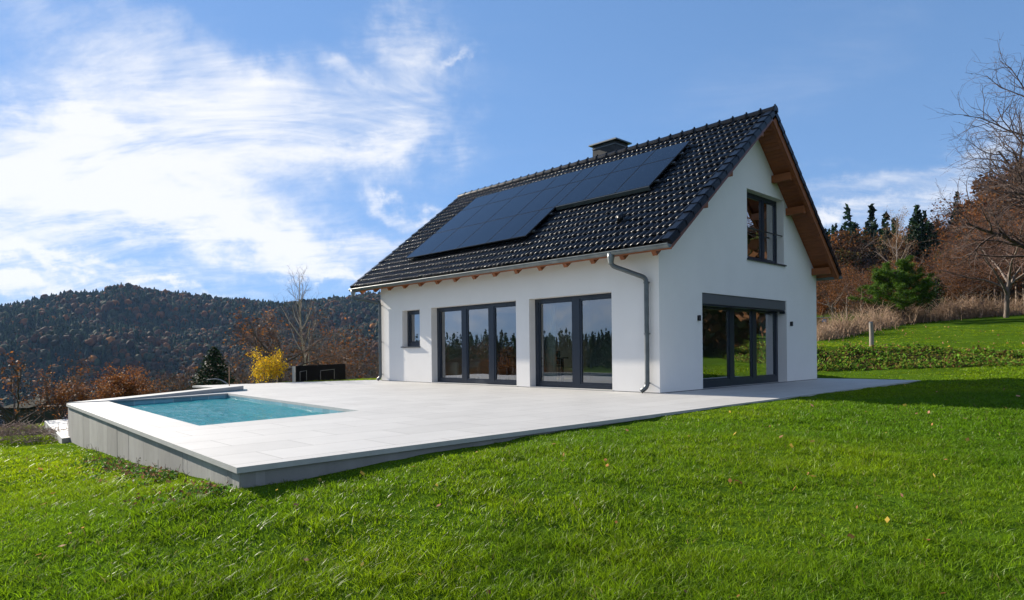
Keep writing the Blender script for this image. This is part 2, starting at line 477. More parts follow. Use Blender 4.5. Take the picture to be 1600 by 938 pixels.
M_GRASS = mat('grass_blades', rough=0.42, vcol=True, transl=0.5, spec=0.16)
M_FOREST = mat('far_forest', rough=0.9, vcol=True, spec=0.05)
M_GROUND = mat('lawn_soil', (0.035, 0.060, 0.012), 0.95, var=0.3, scale=1.8, bump=0.5, bscale=40, bdist=0.03, vcol=True, spec=0.0)
M_DRY = mat('dry_stems', (0.40, 0.275, 0.185), 0.9, var=0.35, scale=3, vcol=False, transl=0.2)
M_POST = mat('weathered_post', (0.24, 0.21, 0.18), 0.85, var=0.3, scale=9, stretch=(3, 3, 0.5), bump=0.4, bscale=20)


# ------------------------------------------------------------------ terrain
BANK_A = np.array([-0.69, 10.37]); BANK_B = np.array([4.03, 15.31])
bd = (BANK_B - BANK_A) / np.linalg.norm(BANK_B - BANK_A)
bn = np.array([-bd[1], bd[0]])


def bank(x, y):
    sx, sy = x - BANK_A[0], y - BANK_A[1]
    t = sx * bd[0] + sy * bd[1]; s = sx * bn[0] + sy * bn[1]
    s = s + 0.35 * (fbm(x * 0.5, y * 0.5, 3) - 0.5)
    h = 0.80 - 0.04 * np.clip(t, 0, 8)
    return h * sstep(0.1, 3.4, s) * sstep(-9, -2, t), s, t


CTRL = [
    # by the terrace
    (2.7, -10.15, -.20), (0.92, -10.1, -.31), (-1.83, -9.95, -.48), (-5.07, -9.8, -.66), (-7.38, -9.7, -.76),
    (2.65, -9.4, -.19), (2.65, -8.6, -.14), (2.7, -7.6, -.10), (2.7, -6, -.075), (2.7, -4, -.06), (2.7, -1, -.03), (2.7, 3, -.03), (2.7, 7, -.03), (2.7, 9.3, -.02),
    (4.5, -7, -.16), (4.5, -4, -.08), (6, 0, -.02), (5, 5, 0.0), (5, 8.6, 0.07), (9, 2, .05), (9, 8, .15), (14, 6, .25),
    (8.15, -12.2, -.62), (6, -10.2, -.50), (4.4, -10.2, -.36), (7.4, -7.2, -.36), (11, -9, -.45), (4, -12, -.58), (0.5, -12, -.60), (-3, -11.6, -.62), (-7, -11.2, -.76),
    (-10.5, -10.3, -.78), (-14, -9, -.95), (-12, -13, -1.1), (-4, -15, -.95), (4, -16, -.85), (12, -15, -.75), (16, -8, -.3),
    (-9.5, -8.5, -.80), (-11.5, -7.2, -.72), (-13.5, -6.5, -.62), (-14, -4, -.22), (-13.4, -2, -.06), (-12.2, 0.5, -.05), (-12, 4, -.05), (-14, 2, -.10), (-17, 0, -.5), (-17, -7, -1.3),
    (-3, 10, .12), (0, 9.7, .06), (-0.69, 10.37, .17), (4.03, 15.31, .28), (1.6, 12.8, .22), (9, 20, .4), (-8, 10, .1), (-12, 9, 0),
    (-1.89, 13.46, .30), (3.66, 17.8, .25), (-5.27, 22.95, .68), (1.05, 35.35, 1.85), (-2.48, 30.2, 1.40), (-9, 36, 1.9), (10, 34, 2.0), (-10, 18, .4), (18, 24, 1.2), (20, 10, .6),
    (-18, 14, -.5), (-24, -6, -3.5), (-24, 8, -2.5), (-20, -18, -2.6), (-6, -24, -1.6), (8, -26, -1.3), (24, -16, -.4), (28, 4, .6), (-14, 30, 1.3), (-26, 26, 0.0), (6, 46, 3.4), (24, 38, 2.4),
]
CP = np.array(CTRL)


def _tps_fit():
    P = CP[:, :2]; n = len(P)
    d = np.linalg.norm(P[:, None] - P[None], axis=2)
    K = np.where(d > 0, d * d * np.log(d + 1e-12), 0) + np.eye(n) * 0.02
    A = np.zeros((n + 3, n + 3)); A[:n, :n] = K; A[:n, n] = 1; A[:n, n + 1:] = P; A[n, :n] = 1; A[n + 1:, :n] = P.T
    return np.linalg.solve(A, np.concatenate([CP[:, 2], np.zeros(3)]))


_w = _tps_fit()


def tps(x, y):
    x = np.asarray(x, float); y = np.asarray(y, float)
    s = _w[-3] + _w[-2] * x + _w[-1] * y
    for k in range(len(CP)):
        d2 = (x - CP[k, 0]) ** 2 + (y - CP[k, 1]) ** 2
        s = s + _w[k] * 0.5 * d2 * np.log(d2 + 1e-12)
    return s


RK = np.array([0, 18, 26, 40, 70, 120, 200, 300, 430, 650, 900, 1300, 2000, 4000.])
# direction (degrees right of the view axis) -> heights at RK
PROF = {
    'left':  [-.6, -1.0, -3.5, -8, -20, -40, -58, -66, -55, 5, None, 50, 80, 120],
    'right': [0, .4, .8, 1.7, 4.2, 11, 21, 34, 48, 60, 70, 80, 90, 120],
    'back':  [-.6, -.9, -1.3, -1.9, -2.6, -3, -3, -2, 0, 2, 4, 6, 8, 20],
    'mid':   [0, 0, 0.2, 1.0, 0, -8, -20, -20, 0, 40, 80, 80, 90, 120],
}
RIDGE_PX = [(-900, 430), (-500, 470), (-200, 478), (0, 473), (60, 464), (110, 456), (160, 456), (172, 450), (190, 446), (240, 452), (330, 465), (440, 469), (500, 466), (540, 462), (590, 455), (700, 450), (800, 455)]


def ridge_z(phi):
    px = PPX + FPX * np.tan(np.clip(phi, -1.2, 1.2))
    py = np.interp(px, [a for a, b in RIDGE_PX], [b for a, b in RIDGE_PX])
    hor = 548.85 - (px - 800) * 0.01
    return 0.95 + (hor - py - 14) / FPX * 900 * np.cos(np.clip(phi, -1.2, 1.2))


def far_h(x, y):
    dx, dy = x - CAM[0], y - CAM[1]
    Rr = np.hypot(dx, dy)
    phi = np.arctan2(dx * RT0[0] + dy * RT0[1], dx * FW[0] + dy * FW[1])
    deg = np.degrees(phi)
    out = {}
    for k, p in PROF.items():
        p = [75 if v is None else v for v in p]
        out[k] = np.interp(Rr, RK, p)
    rz = ridge_z(phi)
    out['left'] = np.where(Rr > 430, np.interp(Rr, [430, 900, 1300, 4000], [0, 1, 0.9, 0.9]) ** 0.9 * (rz + 55) - 55, out['left'])
    wl = sstep(-74, -54, deg) * (1 - sstep(-2, 8, deg))
    wm = sstep(-2, 8, deg) * (1 - sstep(16, 22, deg))
    wr = sstep(16, 22, deg) * (1 - sstep(95, 130, deg))
    wb = np.clip(1 - wl - wm - wr, 0, 1)
    h = wl * out['left'] + wm * out['mid'] + wr * out['right'] + wb * out['back']
    amp = wl * sstep(200, 500, Rr) * (26 - 21 * sstep(740, 900, Rr)) + sstep(50, 200, Rr) * 1.5
    return h + amp * (fbm(x / 90 + 3, y / 90 + 9, 4) - 0.5) * 1.6, Rr


def ground_h(x, y):
    x = np.asarray(x, float); y = np.asarray(y, float)
    near = tps(x, y) + bank(x, y)[0]
    fh, Rr = far_h(x, y)
    rc = np.hypot(x - 0.0, y + 1.0)
    w = sstep(26, 46, rc)
    h = near * (1 - w) + fh * w
    return h + (0.05 * (fbm(x * 0.9, y * 0.9, 3) - 0.5) + 0.05 * (fbm(x * 2.6 + 7, y * 2.6, 2) - 0.5)) * (1 - w) * .9


# terrace outline (top at z = 0) and the pool opening in it
DECK = [(2.57, -10.08), (2.57, 9.28), (-11.6, 9.28), (-11.6, 0.3), (-12.5, -2.2), (-12.95, -5.43), (-9.45, -5.40), (-7.36, -9.58)]
POOL = [(-1.07, -9.17), (-1.39, -6.57), (-8.20, -6.15), (-7.42, -8.84)]


def inside(x, y, poly, grow=0.0):
    x = np.asarray(x); y = np.asarray(y)
    c = np.zeros(x.shape, bool); n = len(poly); j = n - 1
    cx = sum(p[0] for p in poly) / n; cyy = sum(p[1] for p in poly) / n
    P = []
    for p in poly:
        dx, dy = p[0] - cx, p[1] - cyy; l = math.hypot(dx, dy)
        P.append((p[0] + dx / l * grow, p[1] + dy / l * grow))
    for i in range(n):
        xi, yi = P[i]; xj, yj = P[j]
        c ^= ((yi > y) != (yj > y)) & (x < (xj - xi) * (y - yi) / (yj - yi + 1e-12) + xi)
        j = i
    return c


# ground: one sheet to the horizon, rings around the terrace
def build_ground():
    na = 400
    rad = [0.0]
    r = 0.0
    while r < 6000:
        r += 0.22 + max(0, r - 14) * 0.028
        rad.append(r)
    rad = np.array(rad[1:])
    th = np.arange(na) * 2 * math.pi / na
    X = 1.0 + rad[:, None] * np.cos(th)[None]; Y = -4.0 + rad[:, None] * np.sin(th)[None]
    Z = ground_h(X, Y)
    sink = inside(X, Y, DECK, -0.35)
    Z = np.where(sink, np.minimum(Z, -2.2), Z)      # excavated under the terrace and house
    V = np.stack([X, Y, Z], -1).reshape(-1, 3)
    V = np.vstack([V, [[1.0, -4.0, -2.2]]])
    nr = len(rad)
    i = np.arange(nr - 1)[:, None] * na; j = np.arange(na)[None]; k = (j + 1) % na
    F = np.stack([i + j, i + na + j, i + na + k, i + k], -1).reshape(-1, 4)
    Ft = np.stack([np.full(na, nr * na), np.arange(na), (np.arange(na) + 1) % na], -1)
    Rr = np.hypot(V[:, 0], V[:, 1])
    c = np.zeros((len(V), 3))
    g = np.array([0.060, 0.115, 0.010]); w = np.array([0.045, 0.032, 0.018]); g2 = np.array([0.07, 0.12, 0.022])
    nz = fbm(V[:, 0] * 0.4, V[:, 1] * 0.4, 4)[:, None]
    c[:] = g * (0.75 + 0.5 * nz)
    far = sstep(44, 60, Rr)[:, None]
    phi = np.degrees(np.arctan2((V[:, 0] - CAM[0]) * RT0[0] + (V[:, 1] - CAM[1]) * RT0[1], (V[:, 0] - CAM[0]) * FW[0] + (V[:, 1] - CAM[1]) * FW[1]))
    meadow = ((np.abs(phi) > 84) & (Rr < 170))[:, None]
    c = np.where(meadow, g2 * (0.8 + 0.4 * nz), c * (1 - far) + w * far)
    _, s, t = bank(V[:, 0], V[:, 1])
    onb = (sstep(-0.1, 0.5, s) * (1 - sstep(2.0, 2.8, s)) * (t > -8) * (Rr < 50))[:, None]
    c = c * (1 - onb) + np.array([0.050, 0.045, 0.018]) * onb
    o = fast_mesh('ground', V, [F, Ft], M_GROUND, col=c, smooth=True)
    tag(o, 'grassy ground falling away to the wooded valley', 'ground', kind='structure')


build_ground()


# ------------------------------------------------------------------ grass
def build_grass(name, spec, label, seed, hmul=1.0):
    rng = np.random.RandomState(seed)
    PX, PY, WI, HT, LA, TF, TC = [], [], [], [], [], [], []
    for (r0, r1, dens, wid, hgt, amax) in spec:
        area = amax * (r1 * r1 - r0 * r0)
        n = int(area * dens)
        rr = np.sqrt(rng.uniform(r0 * r0, r1 * r1, n)); ph = rng.uniform(-amax, amax, n)
        dx, dy = rr * np.sin(ph), rr * np.cos(ph)
        x = CAM[0] + dx * RT0[0] + dy * FW[0]; y = CAM[1] + dx * RT0[1] + dy * FW[1]
        ok = ~inside(x, y, DECK, -0.02)
        # keep out of the bank and beyond the upper lawn's edge
        _, s, t = bank(x, y)
        ok &= ~((s > 0.1) & (s < 2.4) & (t > -8) & (rng.rand(n) < 0.45))
        ok &= (np.hypot(x, y + 1) < 44)
        x, y = x[ok], y[ok]; m_ = len(x)
        # half of the blades grow in tufts that splay outwards
        nt_ = max(1, m_ // 16); k_ = rng.randint(0, nt_, m_); intuft = rng.rand(m_) < .55
        cxs, cys = x[:nt_][k_], y[:nt_][k_]
        la0 = rng.uniform(0, 2 * math.pi, m_); rad_ = np.abs(rng.normal(0, 1, m_)) * (.022 + wid * 1.2)
        x = np.where(intuft, cxs + np.cos(la0) * rad_, x); y = np.where(intuft, cys + np.sin(la0) * rad_, y)
        LA.append(la0); TF.append(np.where(intuft, rng.uniform(.8, 1.35, nt_)[k_], .85)); TC.append(np.where(intuft, rng.uniform(.75, 1.25, nt_)[k_], 1.0))
        clump = fbm(x * 1.6, y * 1.6, 3)
        PX.append(x); PY.append(y)
        dd_ = np.hypot(np.maximum(0, x - 2.57) + np.maximum(0, -7.36 - x), np.maximum(0, -9.9 - y)); short = .45 + .55 * sstep(0, .7, dd_)
        WI.append(np.full(m_, wid) * rng.uniform(0.7, 1.3, m_))
        HT.append(hgt * short * rng.uniform(0.45, 1.25, m_) * (0.5 + 1.1 * clump ** 1.3))
    x = np.concatenate(PX); y = np.concatenate(PY); wi = np.concatenate(WI); ht = np.concatenate(HT) * hmul * np.concatenate(TF)
    n = len(x)
    # short turf along the terrace so the slab stays clear
    z = ground_h(x, y) - 0.01
    th = rng.uniform(0, 2 * math.pi, n); la = np.concatenate(LA) + rng.normal(0, .35, n)
    lean = ht * np.abs(rng.normal(0.75, 0.45, n)); ht = ht * .85; tc_ = np.concatenate(TC)
    sx, sy = np.cos(th) * wi / 2, np.sin(th) * wi / 2
    lx, ly = np.cos(la) * lean, np.sin(la) * lean
    V = np.zeros((n, 5, 3), np.float32)
    V[:, 0] = np.stack([x - sx, y - sy, z], -1); V[:, 1] = np.stack([x + sx, y + sy, z], -1)
    V[:, 2] = np.stack([x + sx * .8 + lx * .35, y + sy * .8 + ly * .35, z + ht * .55], -1)
    V[:, 3] = np.stack([x - sx * .8 + lx * .35, y - sy * .8 + ly * .35, z + ht * .55], -1)
    V[:, 4] = np.stack([x + lx, y + ly, z + ht], -1)
    b = np.arange(n)[:, None] * 5
    Q = b + np.array([0, 1, 2, 3]); T = b + np.array([3, 2, 4])
    patch = fbm(x * 0.35 + 40, y * 0.35, 4); fine = fbm(x * 3, y * 3 + 9, 2)
    base = np.array([0.098, 0.198, 0.006]); yel = np.array([0.285, 0.365, 0.004]); dry = np.array([0.20, 0.17, 0.06])
    left = sstep(4.0, -4.0, x)[:, None] if False else (1 - sstep(-3, 5, x))[:, None]
    k = np.clip(0.35 * (patch - .40) * 3 + 0.46 * left[:, 0] + 0.25 * (fine - .3), 0, 1)[:, None]
    c = base * (1 - k) + yel * k
    c *= (rng.uniform(0.6, 1.4, n) * tc_)[:, None]
    dr = rng.rand(n) < 0.022
    c[dr] = dry * rng.uniform(0.6, 1.4, dr.sum())[:, None]
    C = np.repeat(c[:, None, :], 5, 1)
    o = fast_mesh(name, V.reshape(-1, 3), [Q, T], M_GRASS, col=C.reshape(-1, 3))
    tag(o, label, 'grass', kind='stuff')


build_grass('lawn_grass', [(1.6, 4.5, 9500, .0045, .068, 0.95), (4.5, 9, 4800, .0065, .062, 0.85), (9, 18, 2100, .011, .056, 0.80), (18, 30, 620, .024, .058, 0.75), (30, 46, 260, .036, .06, 0.75)],
            'green uncut lawn grass sloping around the terrace', 3)


# ------------------------------------------------------------------ terrace and pool
def build_terrace():
    outer = [Vector((x, y, 0)) for x, y in DECK]; hole = [Vector((x, y, 0)) for x, y in POOL]
    T = 0.05
    allp = outer + hole
    tri = tessellate_polygon([outer, hole])
    mb = MB()
    V = [(p.x, p.y, 0.0) for p in allp]; n = len(V)
    F = []
    for t in tri:
        a, b_, c = [allp[i] for i in t]
        if (b_ - a).cross(c - a).z < 0: t = (t[0], t[2], t[1])
        F.append(tuple(t))
    mb.add(V, F)
    o = mb.build('terrace', M_DECK)
    tag(o, 'pale stone slab terrace around the pool and house', 'terrace', kind='structure')
    e = MB()
    for loop in (DECK, POOL):
        for i in range(len(loop)):
            a, b_ = loop[i], loop[(i + 1) % len(loop)]
            e.add([(a[0], a[1], -0.0005), (b_[0], b_[1], -0.0005), (b_[0], b_[1], -T), (a[0], a[1], -T)], [(0, 1, 2, 3)])
    e.add([(p[0], p[1], -T) for p in DECK + POOL], [tuple(t) for t in tri])
    eo = e.build('slab_edge', M_EDGE, o)


build_terrace()


def build_retaining_wall():
    root = empty('retaining_wall', (2.5, -10.0, -1.0), 'grey cast concrete wall holding up the pool terrace', 'wall')
    mi = Matrix.Translation((-2.5, 10.0, 1.0))
    a = np.array([2.55, -10.05]); b = np.array([-7.36, -9.555])
    L_ = np.linalg.norm(b - a); d = (b - a) / L_; nrm = np.array([d[1], -d[0]])
    if nrm[1] > 0: nrm = -nrm
    # cast panels, unequal widths, thin joints
    rng = random.Random(4)
    seams = [0.008, 1.55, 1.72, 2.75, 3.5, 4.35, 5.1, 5.85, 6.7, 7.4, 8.1, 8.75, 9.3, L_]
    for k in range(len(seams) - 1):
        s0, s1 = seams[k] + 0.004, seams[k + 1] - 0.004
        o_ = rng.uniform(-0.002, 0.003)
        p0 = a + d * s0 + nrm * o_; p1 = a + d * s1 + nrm * o_; q0 = a + d * s0 - nrm * 0.22; q1 = a + d * s1 - nrm * 0.22
        m_ = MB(); m_.hexa([(*p0, -1.6), (*q0, -1.6), (*q1, -1.6), (*p1, -1.6)], [(*p0, -.051), (*q0, -.051), (*q1, -.051), (*p1, -.051)])
        ob = m_.build('wall_panel', M_CONC, root); ob.matrix_parent_inverse = mi
    m_ = MB(); m_.box(2.25, 2.545, -10.04, 9.2, -1.0, -.051)
    ob = m_.build('side_wall', M_CONC, root); ob.matrix_parent_inverse = mi
    m_ = MB()
    pts = [(-7.37, -9.55), (-9.46, -5.42)]
    p, q = np.array(pts[0]), np.array(pts[1]); dd = (q - p) / np.linalg.norm(q - p); nn = np.array([-dd[1], dd[0]]) * -0.2
    m_.hexa([(*p, -1.6), (*q, -1.6), (*(q + nn), -1.6), (*(p + nn), -1.6)], [(*p, -.052), (*q, -.052), (*(q + nn), -.052), (*(p + nn), -.052)])
    ob = m_.build('end_wall', M_CONC, root); ob.matrix_parent_inverse = mi


build_retaining_wall()


def build_pool():
    root = empty('swimming_pool', (-4.5, -7.7, -1.3), 'turquoise tiled swimming pool sunk in the pale terrace', 'swimming pool')
    mi = Matrix.Translation((4.5, 7.7, 1.3))
    b = MB(); zb = -1.35
    n = 4
    w = MB()
    for i in range(n):
        p, q = POOL[i], POOL[(i + 1) % n]
        if i == 2:      # the back-left side climbs to the raised coping
            w.add([(p[0], p[1], zb), (q[0], q[1], zb), (q[0], q[1], 0.0), (p[0], p[1], -0.051)], [(0, 1, 2, 3)])
        else:
            w.add([(p[0], p[1], zb), (q[0], q[1], zb), (q[0], q[1], -0.051), (p[0], p[1], -0.051)], [(0, 1, 2, 3)])
    w.build('basin_wall', M_BASINW, root).matrix_parent_inverse = mi
    b.add([(p[0], p[1], zb) for p in POOL], [(0, 1, 2, 3)])
    b.build('basin_floor', M_BASIN, root).matrix_parent_inverse = mi
    s = MB()    # bench and step along the house side
    s.hexa([(-1.45, -7.15, zb + .002), (-1.40, -6.59, zb + .002), (-8.15, -6.17, zb + .002), (-7.95, -6.75, zb + .002)],
           [(-1.45, -7.15, -.62), (-1.40, -6.59, -.62), (-8.15, -6.17, -.62), (-7.95, -6.75, -.62)])
    s.hexa([(-1.43, -6.9, -.618), (-1.41, -6.592, -.618), (-7.0, -6.26, -.618), (-7.0, -6.52, -.618)],
           [(-1.43, -6.9, -.36), (-1.41, -6.592, -.36), (-7.0, -6.26, -.36), (-7.0, -6.52, -.36)])
    s.build('step', M_BASIN, root).matrix_parent_inverse = mi
    # raised coping along the back-left side with its tiled upstand
    c = MB()
    p0, p1 = np.array([-7.42, -8.86]), np.array([-8.98, -5.45])
    o0, o1 = np.array([-7.50, -9.56]), np.array([-9.46, -5.42])
    c.hexa([(*p0, -.045), (*p1, .03), (*o1, .03), (*o0, -.045)], [(*p0, .02), (*p1, .125), (*o1, .125), (*o0, .012)])
    c.build('raised_coping', M_EDGE, root, bevel=0.01).matrix_parent_inverse = mi
    u = MB(); i0, i1 = p0 + np.array([-.03, 0]), p1 + np.array([.01, .09]); j0, j1 = o0 + np.array([.03, .06]), o1 + np.array([.06, .05])
    u.hexa([(*i0, -.4), (*i1, -.4), (*j1, -.4), (*j0, -.4)], [(*i0, -.047), (*i1, .029), (*j1, .029), (*j0, -.047)])
    u.build('tiled_upstand', M_BASINW, root).matrix_parent_inverse = mi
    wa = MB()
    N_ = 2
    q = [np.array(p) for p in POOL]
    nu, nv = 300, 130
    u, v = np.meshgrid(np.linspace(0, 1, nu), np.linspace(0, 1, nv), indexing='ij')
    XY = (q[0] * ((1 - u) * (1 - v))[..., None] + q[3] * (u * (1 - v))[..., None] + q[2] * (u * v)[..., None] + q[1] * ((1 - u) * v)[..., None])
    X, Y = XY[..., 0], XY[..., 1]
    wx, wy = X + .25 * fbm(X * 2, Y * 2, 2), Y + .25 * fbm(X * 2 + 9, Y * 2, 2)
    Z = -.115 + .040 * (fbm(wx * 2.6, wy * 5.2, 3) - .5) + .015 * (fbm(wx * 8, wy * 13 + 5, 2) - .5)
    i = np.arange(nu - 1)[:, None] * nv; j = np.arange(nv - 1)[None]
    F = np.stack([i + j, i + nv + j, i + nv + j + 1, i + j + 1], -1).reshape(-1, 4)
    wo = fast_mesh('pool_water', np.stack([X, Y, Z], -1).reshape(-1, 3), F, M_WATER, smooth=True)
    tag(wo, 'rippled turquoise water filling the swimming pool', 'water', kind='structure')
    if wo.data.polygons[0].normal.z < 0: wo.data.flip_normals()


build_pool()


# small lower slab left of the wall
mb = MB(); mb.hexa([(-10.9, -9.42, -.78), (-7.0, -9.72, -.86), (-7.6, -8.7, -.86), (-11.3, -8.3, -.8)],
                   [(-10.9, -9.42, -.60), (-7.0, -9.72, -.64), (-7.6, -8.7, -.64), (-11.3, -8.3, -.60)])
tag(mb.build('lower_slab', M_EDGE), 'small white slab low on the lawn left of the concrete wall', 'paving slab', kind='structure')

# ------------------------------------------------------------------ the house
WX, WD = -11.03, 8.45           # length along x (to the left), depth along y
RY, RZ = 4.34, 7.036            # ridge
EY, EZ = -0.51, 3.194           # front eave (top of tiles plane)
BY, BZ = 8.66, 3.19             # back eave
RX0, RX1 = -12.02, 0.62         # verges
HOUSE = empty('white_house', (0, 0, 0), 'white rendered house with steep black tiled roof and dark window frames', 'house')


def hp(o):      # parts are modelled in world space, the house stands at the origin
    o.parent = HOUSE
    return o


fs = math.hypot(RY - EY, RZ - EZ); fd = np.array([0, (RY - EY) / fs, (RZ - EZ) / fs]); fn = np.array([0, -fd[2], fd[1]])
bs = math.hypot(BY - RY, RZ - BZ); bdv = np.array([0, (RY - BY) / bs, (RZ - BZ) / bs]); bnv = np.array([0, -bdv[2] * -1, bdv[1] * -1])
bnv = np.array([0, (RZ - BZ) / bs, (BY - RY) / bs])


def under(y, off=0.14):
    """height of the roof's underside at y"""
    y = np.asarray(y, float)
    f = EZ + (y - EY) * (RZ - EZ) / (RY - EY) - off / fn[2]
    b_ = RZ - (y - RY) * (RZ - BZ) / (BY - RY) - off / bnv[2]
    return np.minimum(f, b_)


def wall(name, axis, c_out, c_in, breaks, top, openings, z0=-0.04):
    """axis 'x': wall in plane y=const running along x; axis 'y': in plane x=const running along y"""
    m_ = MB()
    P = (lambda u, d, z: (u, d, z)) if axis == 'x' else (lambda u, d, z: (d, u, z))
    us = sorted(set(breaks) | {o[0] for o in openings} | {o[1] for o in openings})
    for a, b_ in zip(us[:-1], us[1:]):
        mid = (a + b_) / 2
        ops = sorted([o for o in openings if o[0] <= mid <= o[1]], key=lambda o: o[2])
        zs = [z0]
        for o in ops: zs += [o[2], o[3]]
        for d in (c_out, c_in):
            for k in range(0, len(zs), 2):
                lo = zs[k]
                if k + 1 < len(zs): ha = hb = zs[k + 1]
                else: ha, hb = top(a), top(b_)
                if ha <= lo + 1e-6 and hb <= lo + 1e-6: continue
                m_.add([P(a, d, lo), P(b_, d, lo), P(b_, d, hb), P(a, d, ha)], [(0, 1, 2, 3)])
    for (a, b_, lo, hi) in openings:
        m_.add([P(a, c_out, lo), P(a, c_in, lo), P(a, c_in, hi), P(a, c_out, hi)], [(0, 1, 2, 3)])
        m_.add([P(b_, c_out, lo), P(b_, c_in, lo), P(b_, c_in, hi), P(b_, c_out, hi)], [(0, 1, 2, 3)])
        m_.add([P(a, c_out, hi), P(b_, c_out, hi), P(b_, c_in, hi), P(a, c_in, hi)], [(0, 1, 2, 3)])
        m_.add([P(a, c_out, lo), P(b_, c_out, lo), P(b_, c_in, lo), P(a, c_in, lo)], [(0, 1, 2, 3)])
    return hp(m_.build(name, M_RENDER))


TH = 0.38
D1 = (-8.21, -4.47, -0.001, 2.30); D2 = (-3.975, -1.29, -0.001, 2.30); W1 = (-9.77, -8.81, 1.13, 2.289)
G1 = (1.785, 6.35, -0.001, 2.29); G2 = (4.05, 6.22, 3.30, 5.12)
flat_top = lambda u: 3.28
wall('wall', 'x', 0.0, TH, [WX, 0.0], flat_top, [D1, D2, W1])
wall('wall', 'y', 0.0, -TH, [0.0, EY + 0.6, RY, WD], lambda v: float(under(v, .13)), [G1, G2])
wall('wall', 'y', WX, WX + TH, [0.0, RY, WD], lambda v: float(under(v, .13)), [(3.0, 4.4, 0.9, 2.2)])
wall('wall', 'x', WD, WD - TH, [WX, 0.0], lambda u: 3.22, [(-7.5, -5.5, 0.4, 2.2)])

# dark joint strip at the foot of the walls
mb = MB()
mb.box(WX, -0.0, -0.006, -0.002, -.03, .012); mb.box(0.002, 0.006, 0, WD, -.03, .012)
hp(mb.build('plinth_joint', M_BLACK))
# floors, ceiling and inner walls
mb = MB(); mb.box(WX + TH, -TH, TH, WD - TH, -.05, .015); hp(mb.build('floor', M_FLOOR))
mb = MB(); mb.box(WX + TH, -TH, TH, WD - TH, 2.50, 2.72); hp(mb.build('ceiling', M_INT))
mb = MB(); mb.box(-8.9, -8.75, TH, 3.2, .016, 2.498); mb.box(-4.9, -4.75, 3.4, WD - TH, .016, 2.498); mb.box(-8.75, -4.9, 5.0, 5.15, .016, 2.498)
mb.box(-3.2, -3.05, 3.6, WD - TH, 2.722, 5.2)
hp(mb.build('interior_wall', M_INT))


def glazing(name, axis, c, a, b_, lo, hi, mull, fw_=0.085, bottom=0.10, top=0.085, depth=0.07, label=None, inward=1, subframes=True):
    """a framed unit with panes between the mullions; axis like wall()"""
    P = (lambda u0, u1, d0, d1, z0, z1: (u0, u1, min(d0, d1), max(d0, d1), z0, z1)) if axis == 'x' else (lambda u0, u1, d0, d1, z0, z1: (min(d0, d1), max(d0, d1), u0, u1, z0, z1))
    f = MB(); d1 = c + inward * depth
    f.box(*P(a, a + fw_, c, d1, lo, hi)); f.box(*P(b_ - fw_, b_, c, d1, lo, hi))
    f.box(*P(a + fw_, b_ - fw_, c, d1, hi - top, hi)); f.box(*P(a + fw_, b_ - fw_, c, d1, lo, lo + bottom))
    for u0, u1 in mull: f.box(*P(u0, u1, c + inward * .002, d1 - inward * .002, lo + bottom, hi - top))
    fo = hp(f.build(name, M_FRAME))
    if label: fo['label'] = label
    cuts = [a + fw_] + [x for mm in mull for x in mm] + [b_ - fw_]
    for k in range(0, len(cuts), 2):
        u0, u1 = cuts[k], cuts[k + 1]
        if subframes:       # sash of each leaf, a little behind the fixed frame
            s = MB(); w_ = 0.045; e0, e1 = c + inward * .018, c + inward * .062
            s.box(*P(u0, u0 + w_, e0, e1, lo + bottom, hi - top)); s.box(*P(u1 - w_, u1, e0, e1, lo + bottom, hi - top))
            s.box(*P(u0 + w_, u1 - w_, e0, e1, lo + bottom, lo + bottom + w_)); s.box(*P(u0 + w_, u1 - w_, e0, e1, hi - top - w_, hi - top))
            s.build('sash', M_FRAME, fo)
        g = MB(); dg = c + inward * .045
        if axis == 'x': g.add([(u0, dg, lo + bottom), (u1, dg, lo + bottom), (u1, dg, hi - top), (u0, dg, hi - top)], [(0, 1, 2, 3)])
        else: g.add([(dg, u0, lo + bottom), (dg, u1, lo + bottom), (dg, u1, hi - top), (dg, u0, hi - top)], [(0, 1, 2, 3)])
        g.build('pane', M_GLASS, fo)
    return fo


glazing('glass_door', 'x', 0.22, D1[0], D1[1], 0.02, 2.30, [(-7.0, -6.8), (-5.8, -5.6)], fw_=.12, bottom=.10, label='three leaf dark framed glass door on the long side')
glazing('glass_door', 'x', 0.22, D2[0], D2[1], 0.02, 2.30, [(-2.67, -2.45)], fw_=.12, bottom=.10, label='two leaf dark framed glass door nearest the corner')
glazing('small_window', 'x', 0.20, W1[0], W1[1], 1.13, 2.289, [], fw_=.10, bottom=.12, label='small square window at the far end of the long side')
glazing('glass_door', 'y', -0.26, G1[0], G1[1], 0.0, 2.03, [(3.58, 3.80), (4.82, 5.04)], fw_=.12, bottom=.17, top=.045, label='three leaf glass door under the blind box in the gable', inward=-1)
glazing('upper_window', 'y', -0.20, G2[0], G2[1], 3.30, 5.12, [(5.32, 5.44)], fw_=.07, bottom=.08, label='tall two leaf window high in the gable', inward=-1)
glazing('side_window', 'y', WX + .2, 3.0, 4.4, .9, 2.2, [], inward=1)
glazing('rear_window', 'x', WD - .2, -7.5, -5.5, .4, 2.2, [(-6.55, -6.45)], inward=-1)

mb = MB(); mb.box(-0.25, -0.03, G1[0] + .002, G1[1] - .002, 2.035, 2.288); bl = hp(mb.build('blind_box', M_BLIND, bevel=.006))
mb = MB(); mb.box(-.19, -.05, G1[0] + .01, G1[1] - .01, 1.995, 2.034); mb.build('blind_rail', M_FRAME, bl)
mb = MB(); mb.box(-.16, -.02, G1[1] - .10, G1[1] - .04, 1.93, 1.994); mb.build('blind_bracket', M_FRAME, bl)
